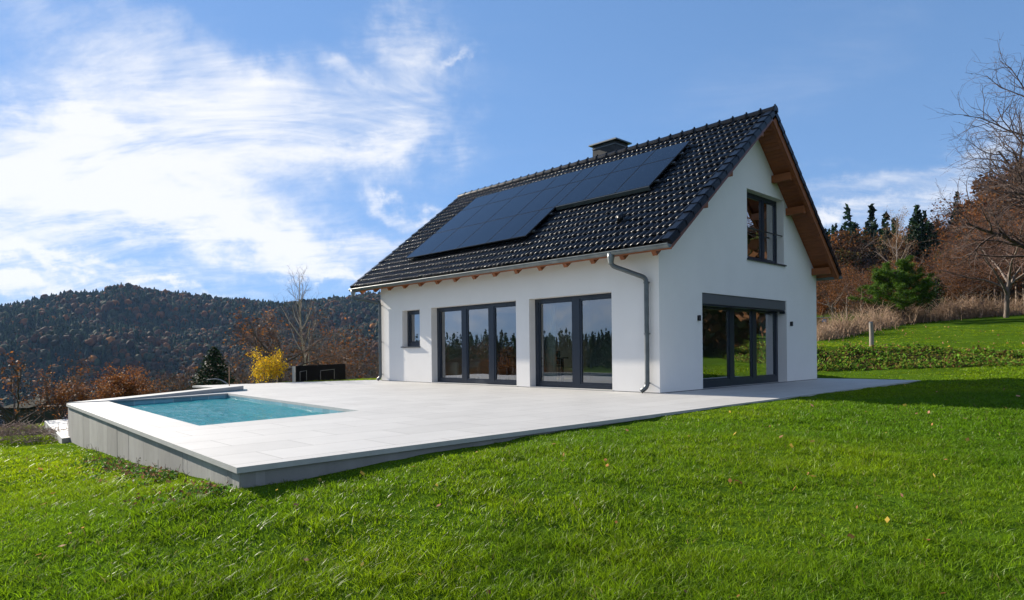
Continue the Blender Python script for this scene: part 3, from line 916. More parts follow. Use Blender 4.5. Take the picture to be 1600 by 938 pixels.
# sills and thresholds
mb = MB(); mb.box(-9.80, -8.78, -.05, .20, 1.096, 1.128); hp(mb.build('window_sill', M_FRAME))
mb = MB(); mb.box(-.2, .055, G2[0] - .03, G2[1] + .05, 3.262, 3.298); hp(mb.build('window_sill', M_FRAME))
mb = MB(); mb.box(D1[0], D1[1] + .03, -.03, .22, .004, .022); hp(mb.build('threshold', M_EDGE))
mb = MB(); mb.box(D2[0], D2[1] + .02, -.03, .22, .004, .022); hp(mb.build('threshold', M_EDGE))
mb = MB(); mb.tube([(-.05, G2[0] + .0, 4.12), (-.05, G2[1] - .0, 4.12)], .016, 8); mb.tube([(-.05, G2[0], 4.12), (-.2, G2[0], 4.12)], .016, 8)
hp(mb.build('guard_rail', M_BLACK))

# ---- roof shell
mb = MB()
def slope_prism(t_top, t_bot, x0, x1, s0=0.0, s1=None, back=False):
    d, n, L_ = (fd, fn, fs) if not back else (bdv, bnv, bs)
    o = np.array([0, EY, EZ]) if not back else np.array([0, BY, BZ])
    s1 = L_ if s1 is None else s1
    q = []
    for t in (t_bot, t_top):
        for (x, s) in ((x0, s0), (x1, s0), (x1, s1), (x0, s1)):
            p = o + d * s + n * t; q.append((x, p[1], p[2]))
    return q[:4], q[4:]
mb.hexa(*slope_prism(-.03, -.115, RX0 + .02, RX1 - .03)); mb.hexa(*slope_prism(-.03, -.115, RX0 + .02, RX1 - .03, back=True))
ROOF = hp(mb.build('roof', M_BLACK))
# soffit boards (seen from below)
mb = MB()
for back in (False, True):
    L_ = bs if back else fs
    # gable overhangs: boards run across the slope
    k = 0.0
    while k < L_ - .02:
        k1 = min(k + .118, L_)
        for xa, xb in ((-.0 + .004, RX1 - .035), (RX0 + .025, WX - .004)):
            mb.hexa(*slope_prism(-.116, -.135, xa, xb, k + .003, k1 - .003, back))
        k = k1
    mb.hexa(*slope_prism(-.116, -.134, WX, 0.0, 0.0, 0.62 if not back else .4, back))
mb.build('soffit', M_WOOD, ROOF)
# rafters
nr = 15
for i in range(nr):
    x = -11.75 + i * (0.10 + 11.75) / (nr - 1)
    m_ = MB(); m_.hexa(*slope_prism(-.136, -.33, x - .055, x + .055, 0.03, 0.75)); hp(m_.build('rafter_tail', M_WOOD))
for y0 in (2.25, 1.10, 3.86):
    z1 = float(under(y0, .137)) - .0
    for xa, xb in ((0.003, RX1 - .12), ):
        m_ = MB(); m_.box(xa, xb, y0 - .02, y0 + .13, z1 - .17, z1 - .01); hp(m_.build('purlin', M_WOOD, bevel=.006))
for y0 in (5.55, 6.42, 8.18):
    z1 = float(under(y0 + .08, .137))
    m_ = MB(); m_.box(0.003, RX1 - .10, y0 - .08, y0 + .08, z1 - .21, z1 - .01); hp(m_.build('purlin', M_WOOD, bevel=.006))
# barge boards
for a_ in ((-.02, -.17, RX1 - .03, RX1 - .002, -.02), (-.02, -.17, RX0 + .002, RX0 + .025, -.02)):
    m_ = MB(); m_.hexa(*slope_prism(*a_)); hp(m_.build('barge_board', M_WOODR))
for a_ in ((-.02, -.24, RX1 - .03, RX1 - .002, -.02, None, True), (-.02, -.2, RX0 + .002, RX0 + .025, -.02, None, True), (-.136, -.25, RX1 - .10, RX1 - .032, .02, bs - .1, True)):
    m_ = MB(); m_.hexa(*slope_prism(*a_)); hp(m_.build('barge_board', M_WOOD))
m_ = MB(); m_.hexa(*slope_prism(-.116, -.20, RX0 + .03, RX1 - .035, -.018, -.0)); hp(m_.build('fascia', M_WOOD))


# ---- tiles: interlocking double-roll tiles, modelled course by course
def tiles(back=False):
    rng = np.random.RandomState(5 + back)
    d, n, L_ = (fd, fn, fs) if not back else (bdv, bnv, bs)
    o = np.array([0, EY, EZ]) if not back else np.array([0, BY, BZ])
    ncol = 75; x0, x1 = RX0 + .16, RX1 - .16; tw = (x1 - x0) / ncol
    nrow = 20; th = (L_ + .03) / nrow
    K = 7
    prof_u = np.linspace(0, 1, K)
    prof = np.array([.004, .016, .034, .040, .030, .010, .004]) * 0.9
    Vs, Qs = [], []
    base = 0
    for r_ in range(nrow):
        s0 = -.03 + r_ * th; s1 = s0 + th + .03
        for c_ in range(ncol):
            j = rng.normal(0, .007); tl = rng.normal(0, .010); dz = rng.normal(0, .004)
            u = x0 + (c_ + prof_u) * tw
            hlo = prof + .024 + dz + tl * (prof_u - .5)
            hhi = prof - .004 + dz
            rows = []
            for (s, h) in ((s0 + j, hlo - .020), (s0 + j + .002, hlo), (s0 + .45 * th, (hlo + hhi) / 2), (s1, hhi)):
                p = o[None] + d[None] * s + n[None] * h[:, None]
                p[:, 0] = u; rows.append(p)
            V = np.concatenate(rows); Vs.append(V)
            for a in range(3):
                for b_ in range(K - 1):
                    q = base + a * K + b_
                    Qs.append((q, q + 1, q + K + 1, q + K))
            base += len(V)
    V = np.concatenate(Vs); F = np.array(Qs)
    if back: F = F[:, ::-1]
    ob = fast_mesh('roof_tiles', V, F, M_TILE, ROOF)
    # smooth along the roll only: keep flat, small facets glint like glazed clay
    ob.data.polygons.foreach_set('use_smooth', np.ones(len(F), bool))
    # verge tiles: angular caps over both gable edges
    nv = 17
    for sgn, xe in ((1, RX1), (-1, RX0)):
        mv = MB()
        for k in range(nv):
            s0 = -.04 + k * (L_ + .02) / nv; s1 = s0 + (L_ + .02) / nv + .045
            t0, t1 = .078, .052
            jj = rng.normal(0, .004)
            xa, xb = (xe - .19, xe + .035) if sgn > 0 else (xe - .035, xe + .19)
            pts = []
            for s, t in ((s0, t0), (s1, t1)):
                for (x, tt) in ((xa, t - .045), (xa + .03, t), (xb - .03, t + .002), (xb, t - .025), (xb, t - .15), (xb - .02, t - .15)) if sgn > 0 else \
                               ((xb, t - .045), (xb - .03, t), (xa + .03, t + .002), (xa, t - .025), (xa, t - .15), (xa + .02, t - .15)):
                    p = o + d * s + n * (tt + jj); pts.append((x, p[1], p[2]))
            mv.add(pts, [(i, (i + 1), (i + 7), (i + 6)) for i in range(5)] + [(5, 4, 3, 2, 1, 0), (6, 7, 8, 9, 10, 11)])
        mv.build('verge_tiles', M_TILE, ROOF)
tiles(False); tiles(True)
# ridge tiles
mr_ = MB(); nrd = 33
for k in range(nrd):
    xa = RX1 + .05 - k * (RX1 - RX0 + .1) / nrd; xb = xa - (RX1 - RX0 + .1) / nrd - .03
    r0, r1 = .125, .105
    th_ = np.linspace(R(-15), R(195), 10)
    V = []
    for x, rr in ((xa, r0), (xa - .05, r0), (xa - .052, r1 + .008), (xb, r1)):
        for t in th_: V.append((x, RY + rr * math.cos(t), RZ + .0 + rr * math.sin(t)))
    mr_.add(V, [(a * 10 + i, a * 10 + i + 1, (a + 1) * 10 + i + 1, (a + 1) * 10 + i) for a in range(3) for i in range(9)])
    if k % 1 == 0:   # clip on each joint
        mr_.box(xa - .045, xa - .015, RY - .022, RY + .022, RZ + r0 - .01, RZ + r0 + .028)
V = [(RX1 + .052, RY, RZ)] + [(RX1 + .052, RY + .12 * math.cos(t), RZ + .12 * math.sin(t)) for t in np.linspace(R(-30), R(210), 12)]
mr_.add(V, [(0, i, i + 1) for i in range(1, 12)])
mr_.build('ridge_tiles', M_TILE, ROOF, smooth=False)
# roof vent tile
mb = MB()
for (x, s) in ((-1.35, 1.30), ):
    p = np.array([x, EY, EZ]) + fd * s + fn * .05
    mb.tube([p - fd * .08, p + fn * .06, p + fn * .085 + fd * .10], [.07, .08, .05], 10)
mb.build('vent_tile', M_TILE, ROOF, smooth=True)

# chimney behind the ridge
ch = MB(); ch.box(-5.60, -4.68, 4.66, 5.32, 6.0, 7.61); cho = ch.build('chimney', mat('slate_grey_cladding', (.035, .037, .040), .6, spec=.2, var=.3, scale=5), ROOF)
c2 = MB(); c2.box(-5.615, -4.665, 4.645, 5.335, 7.50, 7.525); c2.build('flashing_band', M_ZINCD, cho)
c3 = MB(); c3.hexa([(-5.70, 4.56, 7.615), (-4.58, 4.56, 7.615), (-4.58, 5.42, 7.615), (-5.70, 5.42, 7.615)],
                  [(-5.69, 4.57, 7.66), (-4.59, 4.57, 7.66), (-4.59, 5.41, 7.66), (-5.69, 5.41, 7.66)]); c3.build('chimney_cap', M_ZINCD, cho)


# ---- gutters
def gutter(y, z, x0, x1, r=.075):
    m_ = MB(); th_ = np.linspace(math.pi, 2 * math.pi, 11); V = []
    for rr in (r, r - .006):
        for x in (x0, x1):
            for t in th_: V.append((x, y + rr * math.cos(t), z + rr * math.sin(t)))
    n_ = 11
    F = [(i, i + 1, n_ + i + 1, n_ + i) for i in range(10)] + [(2 * n_ + i, 3 * n_ + i, 3 * n_ + i + 1, 2 * n_ + i + 1) for i in range(10)]
    F += [tuple(range(n_)), tuple(range(n_, 2 * n_))[::-1]]
    m_.add(V, F)
    m_.tube([(x0, y - r, z + .004), (x1, y - r, z + .004)], .011, 8)
    for k in range(1, 6):      # soldered joints
        x = x0 + (x1 - x0) * k / 6
        m_.tube([(x, y, z)] * 1 + [(x + .02, y, z)], .002, 3)
    for k in range(1, 6):
        x = x0 + (x1 - x0) * k / 6
        V = []
        for xx in (x, x + .035):
            for t in th_: V.append((xx, y + (r + .004) * math.cos(t), z + (r + .004) * math.sin(t)))
        m_.add(V, [(i, i + 1, n_ + i + 1, n_ + i) for i in range(10)])
    return hp(m_.build('gutter', M_ZINC, smooth=False))


GY, GZ = EY - .055, EZ - .085
gutter(GY, GZ, RX0 - .0, RX1 + .02)
gutter(BY + .06, BZ - .09, RX0, RX1 + .02)


def smooth_path(pts, r=.12, k=5):
    pts = [np.array(p, float) for p in pts]; out = [pts[0]]
    for a, b_, c in zip(pts[:-2], pts[1:-1], pts[2:]):
        u = (a - b_) / np.linalg.norm(a - b_); v = (c - b_) / np.linalg.norm(c - b_)
        rr = min(r, np.linalg.norm(a - b_) * .45, np.linalg.norm(c - b_) * .45)
        p, q = b_ + u * rr, b_ + v * rr
        for t in np.linspace(0, 1, k): out.append((1 - t) ** 2 * p + 2 * t * (1 - t) * b_ + t * t * q)
    out.append(pts[-1]); return out


def downspout(top, knee, foot, kick):
    m_ = MB(); m_.tube(smooth_path([top, np.array(top) + (0, 0, -.22), knee, foot, kick], .10), .052, 14)
    o = hp(m_.build('downspout', M_ZINCD, smooth=True))
    h = MB(); h.tube([np.array(top) + (0, 0, .05), np.array(top) + (0, 0, -.05), np.array(top) + (0, 0, -.16), np.array(top) + (0, 0, -.2)], [.085, .08, .058, .056], 14); h.build('outlet', M_ZINC, o, smooth=True)
    for z in (knee[2] - .10, 1.30, .22):
        b_ = MB(); b_.tube([(knee[0], knee[1], z - .018), (knee[0], knee[1], z + .018)], .062, 14); b_.box(knee[0] - .012, knee[0] + .012, knee[1], -.002, z - .01, z + .01)
        b_.box(knee[0] + .05, knee[0] + .085, knee[1] - .012, knee[1] + .012, z - .012, z + .012)
        b_.build('pipe_clamp', M_ZINCD, o)
    return o
downspout((-.86, GY, GZ - .07), (-.25, -.11, 2.52), (-.25, -.11, .14), (-.36, -.20, .035))
downspout((-11.85, GY, GZ - .07), (-10.93, -.10, 2.62), (-10.93, -.10, .12), (-11.0, -.18, .035))

# ---- solar array (one rigid rack over the tiles)
SOL = empty('solar_array', (-7.0, 0.9, 4.3), 'stepped black solar panel array on the front roof slope', 'solar panels')
smi = Matrix.Translation((7.0, -0.9, -4.3))
colsL = [-9.98, -8.64, -7.29, -5.95, -4.365]; colsR = [-4.365, -3.35, -2.31, -1.24]
rows = [1.14, 2.68, 4.20, 5.14]
def panel(xa, xb, sa, sb):
    m_ = MB(); m_.hexa(*slope_prism(.168, .135, xa + .008, xb - .008, sa + .008, sb - .008)); po = m_.build('solar_panel', M_BLACK, SOL); po.matrix_parent_inverse = smi
    g = MB(); g.hexa(*slope_prism(.1705, .160, xa + .020, xb - .020, sa + .020, sb - .020)); g.build('panel_glass', M_SOLAR, po)
    return po
for r0, r1 in zip(rows[:-1], rows[1:]):
    for a, b_ in zip(colsL[:-1], colsL[1:]):
        if b_ == colsL[-1]:
            panel(a, -4.93, r0, r1); panel(-4.93, b_, r0, r1)
        else: panel(a, b_, r0, r1)
for r0, r1 in zip(rows[1:-1], rows[2:]):
    for a, b_ in zip(colsR[:-1], colsR[1:]): panel(a, b_, r0, r1)
m_ = MB()
for s in (1.45, 2.35, 3.0, 3.95, 4.45, 4.95):
    xb = -1.20 if s > 2.7 else -4.33
    m_.hexa(*slope_prism(.134, .09, -10.0, xb + .05, s - .02, s + .02))
m_.build('mounting_rail', M_ALU, SOL).matrix_parent_inverse = smi
m_ = MB()
m_.hexa(*slope_prism(.165, .06, -4.36, -1.245, 2.655, 2.676))
m_.build('front_skirt', M_ZINCD, SOL).matrix_parent_inverse = smi

# ---- two wall lamps beside the gable door
def wall_lamp(y, z, label):
    t = empty('wall_lamp', (0, y, z), label, 'wall lamp', 'lamps beside the gable door')
    mi = Matrix.Translation((0, -y, -z))
    b_ = MB(); b_.box(.002, .016, y - .035, y + .035, z - .06, z + .06); b_.build('back_plate', M_BLACK, t).matrix_parent_inverse = mi
    h = MB(); h.tube([(.045, y, z - .065), (.045, y, z + .065)], .030, 16); h.build('lamp_body', M_BLACK, t, bevel=.004).matrix_parent_inverse = mi
    g = MB(); g.tube([(.045, y, z - .069), (.045, y, z - .064)], .020, 12); g.build('lens', mat('lamp_lens', (.5, .5, .48), .2), t).matrix_parent_inverse = mi
wall_lamp(1.60, 1.68, 'small black wall lamp between the house corner and the gable door')
wall_lamp(6.60, 1.65, 'small black wall lamp at the far side of the gable door')

# ---- a few things behind the glass
def armchair():
    t = empty('armchair', (-8.2, 1.2, .016), 'pale armchair seen through the left leaf of the three leaf door', 'armchair')
    mi = Matrix.Translation((8.2, -1.2, -.016))
    for nm, bx in (('seat', (-8.55, -7.85, .85, 1.55, .14, .46)), ('backrest', (-8.70, -8.552, .85, 1.55, .14, .88)), ('armrest', (-8.60, -7.85, .70, .848, .14, .62)), ('armrest', (-8.60, -7.85, 1.552, 1.70, .14, .62))):
        m_ = MB(); m_.box(*bx); m_.build(nm, M_FABRIC, t, bevel=.05).matrix_parent_inverse = mi
    for x in (-8.6, -7.92):
        for y in (.76, 1.60):
            m_ = MB(); m_.box(x, x + .05, y, y + .05, .016, .139); m_.build('leg', M_BLACK, t).matrix_parent_inverse = mi
armchair()
def table():
    t = empty('dining_table', (-6.1, 2.4, .016), 'dark dining table inside the three leaf door', 'table')
    mi = Matrix.Translation((6.1, -2.4, -.016))
    m_ = MB(); m_.box(-7.1, -5.1, 1.9, 2.8, .71, .75); m_.build('tabletop', mat('walnut', (.13, .08, .05), .35), t, bevel=.006).matrix_parent_inverse = mi
    for x in (-7.0, -5.27):
        for y in (2.0, 2.63):
            m_ = MB(); m_.box(x, x + .07, y, y + .07, .016, .709); m_.build('leg', M_BLACK, t).matrix_parent_inverse = mi
table()
def chair(x, y, rz, label, first=[None]):
    if first[0] is None:
        t = empty('dining_chair', (0, 0, 0), 'dark chair standing at the dining table inside the house', 'chair', 'dining chairs behind the glass')
        m_ = MB(); m_.box(-.22, .22, -.22, .22, .43, .47); m_.build('seat', M_DARKF, t, bevel=.01)
        m_ = MB(); m_.box(-.21, .21, .18, .22, .5, .92); m_.build('backrest', M_DARKF, t, bevel=.01)
        for sx in (-.19, .16):
            for sy in (-.2, .17):
                m_ = MB(); m_.box(sx, sx + .03, sy, sy + .03, 0, .43 if sy < 0 else .9); m_.build('leg', M_ALU, t)
        first[0] = t
    else:
        s = first[0]; t = s.copy(); COL.objects.link(t)
        for c in s.children:
            c_ = c.copy(); COL.objects.link(c_); c_.parent = t
    t.location = (x, y, .016); t.rotation_euler = (0, 0, rz); t['label'] = label
chair(-6.6, 1.65, R(185), 'dark chair at the near long side of the dining table, left one of two')
chair(-5.6, 1.6, R(170), 'dark chair at the near long side of the dining table, right one of two')
chair(-6.1, 3.1, R(5), 'dark chair on the far side of the dining table inside the house')
def wall_stand_in(name, axis, c, a, b_, lo, hi, label):  # folded pale sheet, added in place of a lit inner wall strip
    m_ = MB(); n_ = 40; V = []
    for i in range(n_ + 1):
        u = a + (b_ - a) * i / n_; w_ = .03 * math.sin(i * 1.35) + .012 * math.sin(i * 2.9)
        for z in (lo, hi): V.append((u, c + w_, z) if axis == 'x' else (c + w_, u, z))
    m_.add(V, [(2 * i, 2 * i + 2, 2 * i + 3, 2 * i + 1) for i in range(n_)])
    o = m_.build(name, M_FABRIC, smooth=True); sol = o.modifiers.new('s', 'SOLIDIFY'); sol.thickness = .006
    tag(o, label, 'wall_stand_in')
wall_stand_in('wall_stand_in', 'y', -.55, 5.75, 6.3, .05, 2.45, 'pale sheet imitating a lit inner wall behind the far leaf of the gable glass door')
wall_stand_in('wall_stand_in', 'y', -.50, 5.75, 6.25, 2.85, 5.0, 'pale sheet imitating a lit inner wall behind the right leaf of the high gable window')
wall_stand_in('wall_stand_in', 'x', .55, -4.0, -3.55, .05, 2.45, 'pale sheet imitating a lit inner wall behind the left leaf of the two leaf glass door')


# ------------------------------------------------------------------ vegetation
def skel(rng, H, r0, P):
    """branching skeleton -> list of (points, radii, level)"""
    out = []
    def grow(pos, d, L_, r, lvl):
        nseg = P['seg'][lvl]; pts = [pos]; rad = [r]; step = L_ / nseg
        end = P['end'][lvl]; wob = P['wob'][lvl]; tr = P['trop'][lvl]
        for i in range(nseg):
            d = d + rng.normal(0, wob, 3) + np.array([0, 0, tr]); d = d / np.linalg.norm(d)
            pos = pos + d * step; pts.append(pos); rad.append(r * (1 - (1 - end) * (i + 1) / nseg))
        out.append((np.array(pts), np.array(rad), lvl))
        if lvl + 1 >= len(P['seg']): return
        nc = P['kids'][lvl]; nc = max(1, int(round(nc * rng.uniform(.8, 1.2))))
        st = P['start'][lvl]
        az = rng.uniform(0, 6.28)
        for k in range(nc):
            t = st + (1 - st) * (k + rng.uniform(.1, .9)) / nc
            f = t * nseg; i = min(int(f), nseg - 1); q = f - i
            p = pts[i] * (1 - q) + pts[i + 1] * q; rr = rad[i] * (1 - q) + rad[i + 1] * q
            dd = pts[i + 1] - pts[i]; dd /= np.linalg.norm(dd)
            az += 2.4 + rng.uniform(-.5, .5)
            ref = np.array([0, 0, 1.]) if abs(dd[2]) < .9 else np.array([1., 0, 0])
            a = np.cross(dd, ref); a /= np.linalg.norm(a); b_ = np.cross(dd, a)
            ang = P['ang'][lvl] * rng.uniform(.75, 1.25)
            nd = dd * math.cos(ang) + (a * math.cos(az) + b_ * math.sin(az)) * math.sin(ang)
            shape = P['shape'][lvl](t)
            grow(p, nd, L_ * P['ratio'][lvl] * shape * rng.uniform(.75, 1.2), min(rr * .75, r * P['rr'][lvl]), lvl + 1)
    grow(np.zeros(3) - [0, 0, .25], np.array([rng.normal(0, .03), rng.normal(0, .03), 1.]), H * P['trunk'], r0, 0)
    return out


def tubes_mesh(name, segs, sides, mat_, parent):
    Vs, Fs, base = [], [], 0
    for pts, rad, lvl in segs:
        s = sides[lvl]; n = len(pts)
        t = np.gradient(pts, axis=0); t /= np.linalg.norm(t, axis=1)[:, None] + 1e-9
        ref = np.array([.3, .2, .93]) if abs(t[0][2]) < .85 else np.array([1., .1, .05])
        a = np.cross(t, ref); a /= np.linalg.norm(a, axis=1)[:, None] + 1e-9; b_ = np.cross(t, a)
        th = np.arange(s) * 2 * math.pi / s
        V = pts[:, None] + rad[:, None, None] * (np.cos(th)[None, :, None] * a[:, None] + np.sin(th)[None, :, None] * b_[:, None])
        Vs.append(V.reshape(-1, 3))
        i = (np.arange(n - 1) * s)[:, None]; j = np.arange(s)[None]; k = (j + 1) % s
        Fs.append(np.stack([i + j, i + k, i + s + k, i + s + j], -1).reshape(-1, 4) + base); base += n * s
    return fast_mesh(name, np.concatenate(Vs), np.concatenate(Fs), mat_, parent, smooth=True)


def leaf_quads(rng, C, size, cols, flat=0.0, aspect=1.0, n=None):
    """rhombic leaves at centres C"""
    n = len(C)
    u = rng.normal(0, 1, (n, 3)); u /= np.linalg.norm(u, axis=1)[:, None]
    w = rng.normal(0, 1, (n, 3)); w[:, 2] += flat * 3
    v = np.cross(w, u); v /= np.linalg.norm(v, axis=1)[:, None] + 1e-9
    s = (size * rng.uniform(.6, 1.4, n))[:, None]
    V = np.stack([C - u * s, C - v * s * .6 * aspect, C + u * s, C + v * s * .6 * aspect], 1)
    ci = rng.randint(0, len(cols), n)
    c = np.array(cols)[ci] * rng.uniform(.6, 1.4, n)[:, None]
    return V.reshape(-1, 3), np.arange(4 * n).reshape(-1, 4), np.repeat(c, 4, 0)


one = lambda t: 1.0
P_OAK = dict(trunk=.36, seg=[5, 6, 5, 4, 3], end=[.75, .3, .3, .35, .4], wob=[.03, .14, .18, .22, .25], trop=[0, .05, .03, .04, .03], kids=[6, 8, 7, 5],
             start=[.55, .25, .2, .2], ang=[.85, .75, .7, .7], ratio=[1.55, .52, .52, .5], rr=[.5, .45, .45, .5], shape=[one, lambda t: 1.15 - .5 * t, one, one])
P_TALL = dict(trunk=.95, seg=[9, 5, 4, 3], end=[.12, .3, .35, .4], wob=[.035, .10, .15, .2], trop=[.02, .12, .08, .03], kids=[20, 7, 5],
              start=[.22, .2, .2], ang=[.70, .6, .6], ratio=[.36, .45, .45], rr=[.35, .45, .5], shape=[lambda t: 1.25 - .85 * t, one, one])
P_BUSH = dict(trunk=.22, seg=[2, 6, 5, 4], end=[.9, .3, .35, .4], wob=[.05, .16, .2, .25], trop=[0, .06, .04, .02], kids=[9, 8, 6],
              start=[.1, .2, .2], ang=[.65, .6, .7], ratio=[3.2, .42, .45], rr=[.5, .45, .5], shape=[one, lambda t: 1.1 - .4 * t, one])


def deciduous(name, seed, H, r0, P, barkm, twigm, leaf=None, nleaf=0, lsize=.05, spread=.12, sides=(8, 6, 4, 3, 3), label=None, cat='tree', group=None, tkr=(.012, .006)):
    rng = np.random.RandomState(seed)
    S = skel(rng, H, r0, P)
    t = empty(name, (0, 0, 0), label, cat, group)
    S = [(p, np.maximum(r, .004), l) for p, r, l in S]
    tubes_mesh('trunk', [s for s in S if s[2] < 2], sides, barkm, t)
    tubes_mesh('branches', [s for s in S if s[2] >= 2], sides, twigm, t)
    if leaf and nleaf:
        tips = np.concatenate([p[1:] for p, r, l in S if l >= len(P['seg']) - 1])
        C = tips[rng.randint(0, len(tips), nleaf)] + rng.normal(0, spread, (nleaf, 3))
        V, F, c = leaf_quads(rng, C, lsize, leaf)
        fast_mesh('leaves', V, F, M_LEAF, t, col=c)
    return t


def spruce(name, seed, H, rad, cols, label, group=None, cat='tree', nb=120, droop=.25):
    rng = np.random.RandomState(seed)
    t = empty(name, (0, 0, 0), label, cat, group)
    m_ = MB(); m_.tube([(0, 0, -.3), (0, 0, H * .5), (0, 0, H * .98)], [H * .018, H * .011, .01], 7); m_.build('trunk', M_BARKD, t)
    Cs = []
    for k in range(nb):
        f = (k + rng.uniform(0, 1)) / nb; z = H * (.10 + .89 * f ** .9)
        L_ = rad * (1 - f) ** .85 * rng.uniform(.65, 1.15) + .05 * rad
        a = k * 2.4 + rng.uniform(-.3, .3)
        m2 = max(4, int(44 * L_ / rad) + 4)
        s = rng.uniform(.05, 1, m2) ** .7
        x = np.cos(a) * L_ * s; y = np.sin(a) * L_ * s
        zz = z - droop * L_ * s + .10 * L_ * s * s
        wdt = .16 * L_ * (1.2 - s) + .03 * rad
        C = np.stack([x, y, zz], -1) + rng.normal(0, 1, (m2, 3)) * wdt[:, None] * [1, 1, .45]
        Cs.append(C)
    C = np.concatenate(Cs)
    V, F, c = leaf_quads(rng, C, rad * .055, cols, flat=.5)
    fast_mesh('crown', V, F, M_NEEDLE, t, col=c)
    return t


def leafy(name, seed, H, rx, rz, cols, label, group=None, n=2600, lsize=.14, bark=M_BARKD, cat='tree', lobes=13, zc=.58):
    """a crown of many leaf faces gathered in uneven lobes, gaps between them"""
    rng = np.random.RandomState(seed)
    t = empty(name, (0, 0, 0), label, cat, group)
    S = skel(rng, H, H * .022, dict(P_OAK, kids=[5, 5, 3], seg=[5, 5, 4, 3], trunk=.4))
    tubes_mesh('trunk', S, (7, 5, 3, 3), bark, t)
    Cs, cs = [], []
    for k in range(lobes):
        while True:
            q = rng.uniform(-1, 1, 3)
            if (q ** 2).sum() < 1: break
        c0 = q * [rx * .72, rx * .72, rz * .78] + [0, 0, H * zc]
        r = rng.uniform(.24, .46) * rx
        m2 = int(n / lobes * rng.uniform(.6, 1.4))
        d = rng.normal(0, 1, (m2, 3)); d /= np.linalg.norm(d, axis=1)[:, None]
        rr = r * rng.uniform(.35, 1.12, m2) ** .6
        Cs.append(c0 + d * rr[:, None] * [1, 1, .8]); cs.append(np.tile(rng.uniform(.65, 1.3), m2))
    C = np.concatenate(Cs)
    V, F, c = leaf_quads(rng, C, lsize, cols)
    c = c * np.repeat(np.concatenate(cs), 4)[:, None]
    fast_mesh('crown', V, F, M_LEAF, t, col=c)
    return t


def gz(x, y): return float(ground_h(np.array([x]), np.array([y]))[0])


def put(t, p, s=1.0, rz=0.0, z=None, sz=None):
    t.location = (p[0], p[1], gz(p[0], p[1]) if z is None else z)
    t.scale = (s, s, sz if sz else s); t.rotation_euler = (0, 0, rz)
    return t


def copy_tree(src, label=None, group=None):
    t = src.copy(); COL.objects.link(t)
    for c in src.children:
        c_ = c.copy(); COL.objects.link(c_); c_.parent = t
    if label: t['label'] = label
    if group: t['group'] = group
    return t


GREEN_D = [(.012, .030, .012), (.018, .042, .015), (.010, .024, .012)]
PINE_G = [(.065, .135, .012), (.090, .170, .014), (.045, .095, .010), (.07, .14, .012)]
RUST = [(.16, .055, .018), (.22, .085, .022), (.11, .04, .016), (.26, .11, .03)]
BROWN = [(.085, .042, .020), (.12, .058, .024), (.060, .032, .018), (.15, .070, .024)]
YEL = [(.62, .38, .015), (.72, .47, .02), (.50, .28, .012), (.55, .42, .03)]
OLIVE = [(.06, .07, .02), (.09, .09, .025), (.05, .055, .02)]


def needle_pine(name, seed, H, rx, label):
    rng = np.random.RandomState(seed)
    t = empty(name, (0, 0, 0), label, 'tree')
    Pp = dict(P_OAK, trunk=.85, seg=[7, 5, 4], kids=[22, 7], start=[.16, .25], ang=[1.15, .7], ratio=[.44, .42], rr=[.35, .5], wob=[.05, .1, .14], trop=[0, .10, .10],
              shape=[lambda t_: 1.25 - .75 * t_, one])
    S = skel(rng, H, .10, Pp)
    tubes_mesh('trunk', S, (8, 5, 3), M_BARKD, t)
    tips = []
    for p, r, l in S:
        if l == 2: tips += list(p[2:]) + [p[-1]]
        elif l == 1: tips += list(p[3:])
        else: tips += [p[-1]]
    tips = np.array(tips); V, F, c = [], [], []
    base = 0
    for q in tips:
        nn = 60; d = rng.normal(0, 1, (nn, 3)); d[:, 2] += .55; d /= np.linalg.norm(d, axis=1)[:, None]
        L_ = rng.uniform(.12, .22, nn)[:, None]; o = q + rng.normal(0, .07, (nn, 3))
        w = np.cross(d, rng.normal(0, 1, (nn, 3))); w /= np.linalg.norm(w, axis=1)[:, None]; w *= .014
        V.append(np.stack([o - w, o + w, o + d * L_], 1).reshape(-1, 3))
        cc = np.array(PINE_G)[rng.randint(0, 4, nn)] * rng.uniform(.6, 1.35, nn)[:, None] * rng.uniform(.75, 1.25)
        c.append(np.repeat(cc, 3, 0))
    V = np.concatenate(V); fast_mesh('needles', V, np.arange(len(V)).reshape(-1, 3), M_NEEDLE, t, col=np.concatenate(c))
    return t


def stalks(name, seed, path, width, h0, h1, n, mat_, label, cat, parts_per=1, arch=.35, kind=None):
    """dry stems and brambles along a path: arching thin tubes"""
    rng = np.random.RandomState(seed); segs = []
    path = np.array(path, float); L_ = len(path) - 1
    for k in range(n):
        f = rng.uniform(0, L_); i = min(int(f), L_ - 1); q = f - i
        p = path[i] * (1 - q) + path[i + 1] * q + rng.normal(0, width, 2)
        clump = .35 + 1.4 * vnoise(p[0] * 1.3 + 31, p[1] * 1.3) ** 1.5
        h = rng.uniform(h0, h1) * clump; a = rng.uniform(0, 6.28); l = h * rng.uniform(0, arch) * 2
        z = gz2(p[0], p[1]); m2 = 5; t = np.linspace(0, 1, m2)
        bend = rng.uniform(.2, 1.0)
        pts = np.stack([p[0] + np.cos(a) * l * t ** 1.5, p[1] + np.sin(a) * l * t ** 1.5, z - .05 + h * (t - bend * .35 * t ** 3)], -1) + rng.normal(0, .02 * h, (m2, 3))
        r = rng.uniform(.007, .018) * (1.5 - t)
        segs.append((pts, r, 0))
        for b_ in range(2):
            j = rng.randint(1, 4); d = rng.normal(0, .22 * h, 3); d[2] = abs(d[2])
            segs.append((np.array([pts[j], pts[j] + d * .6, pts[j] + d]), np.array([.006, .005, .004]), 0))
    o = tubes_mesh(name, segs, (3,), mat_, None)
    return tag(o, label, cat, kind=kind)


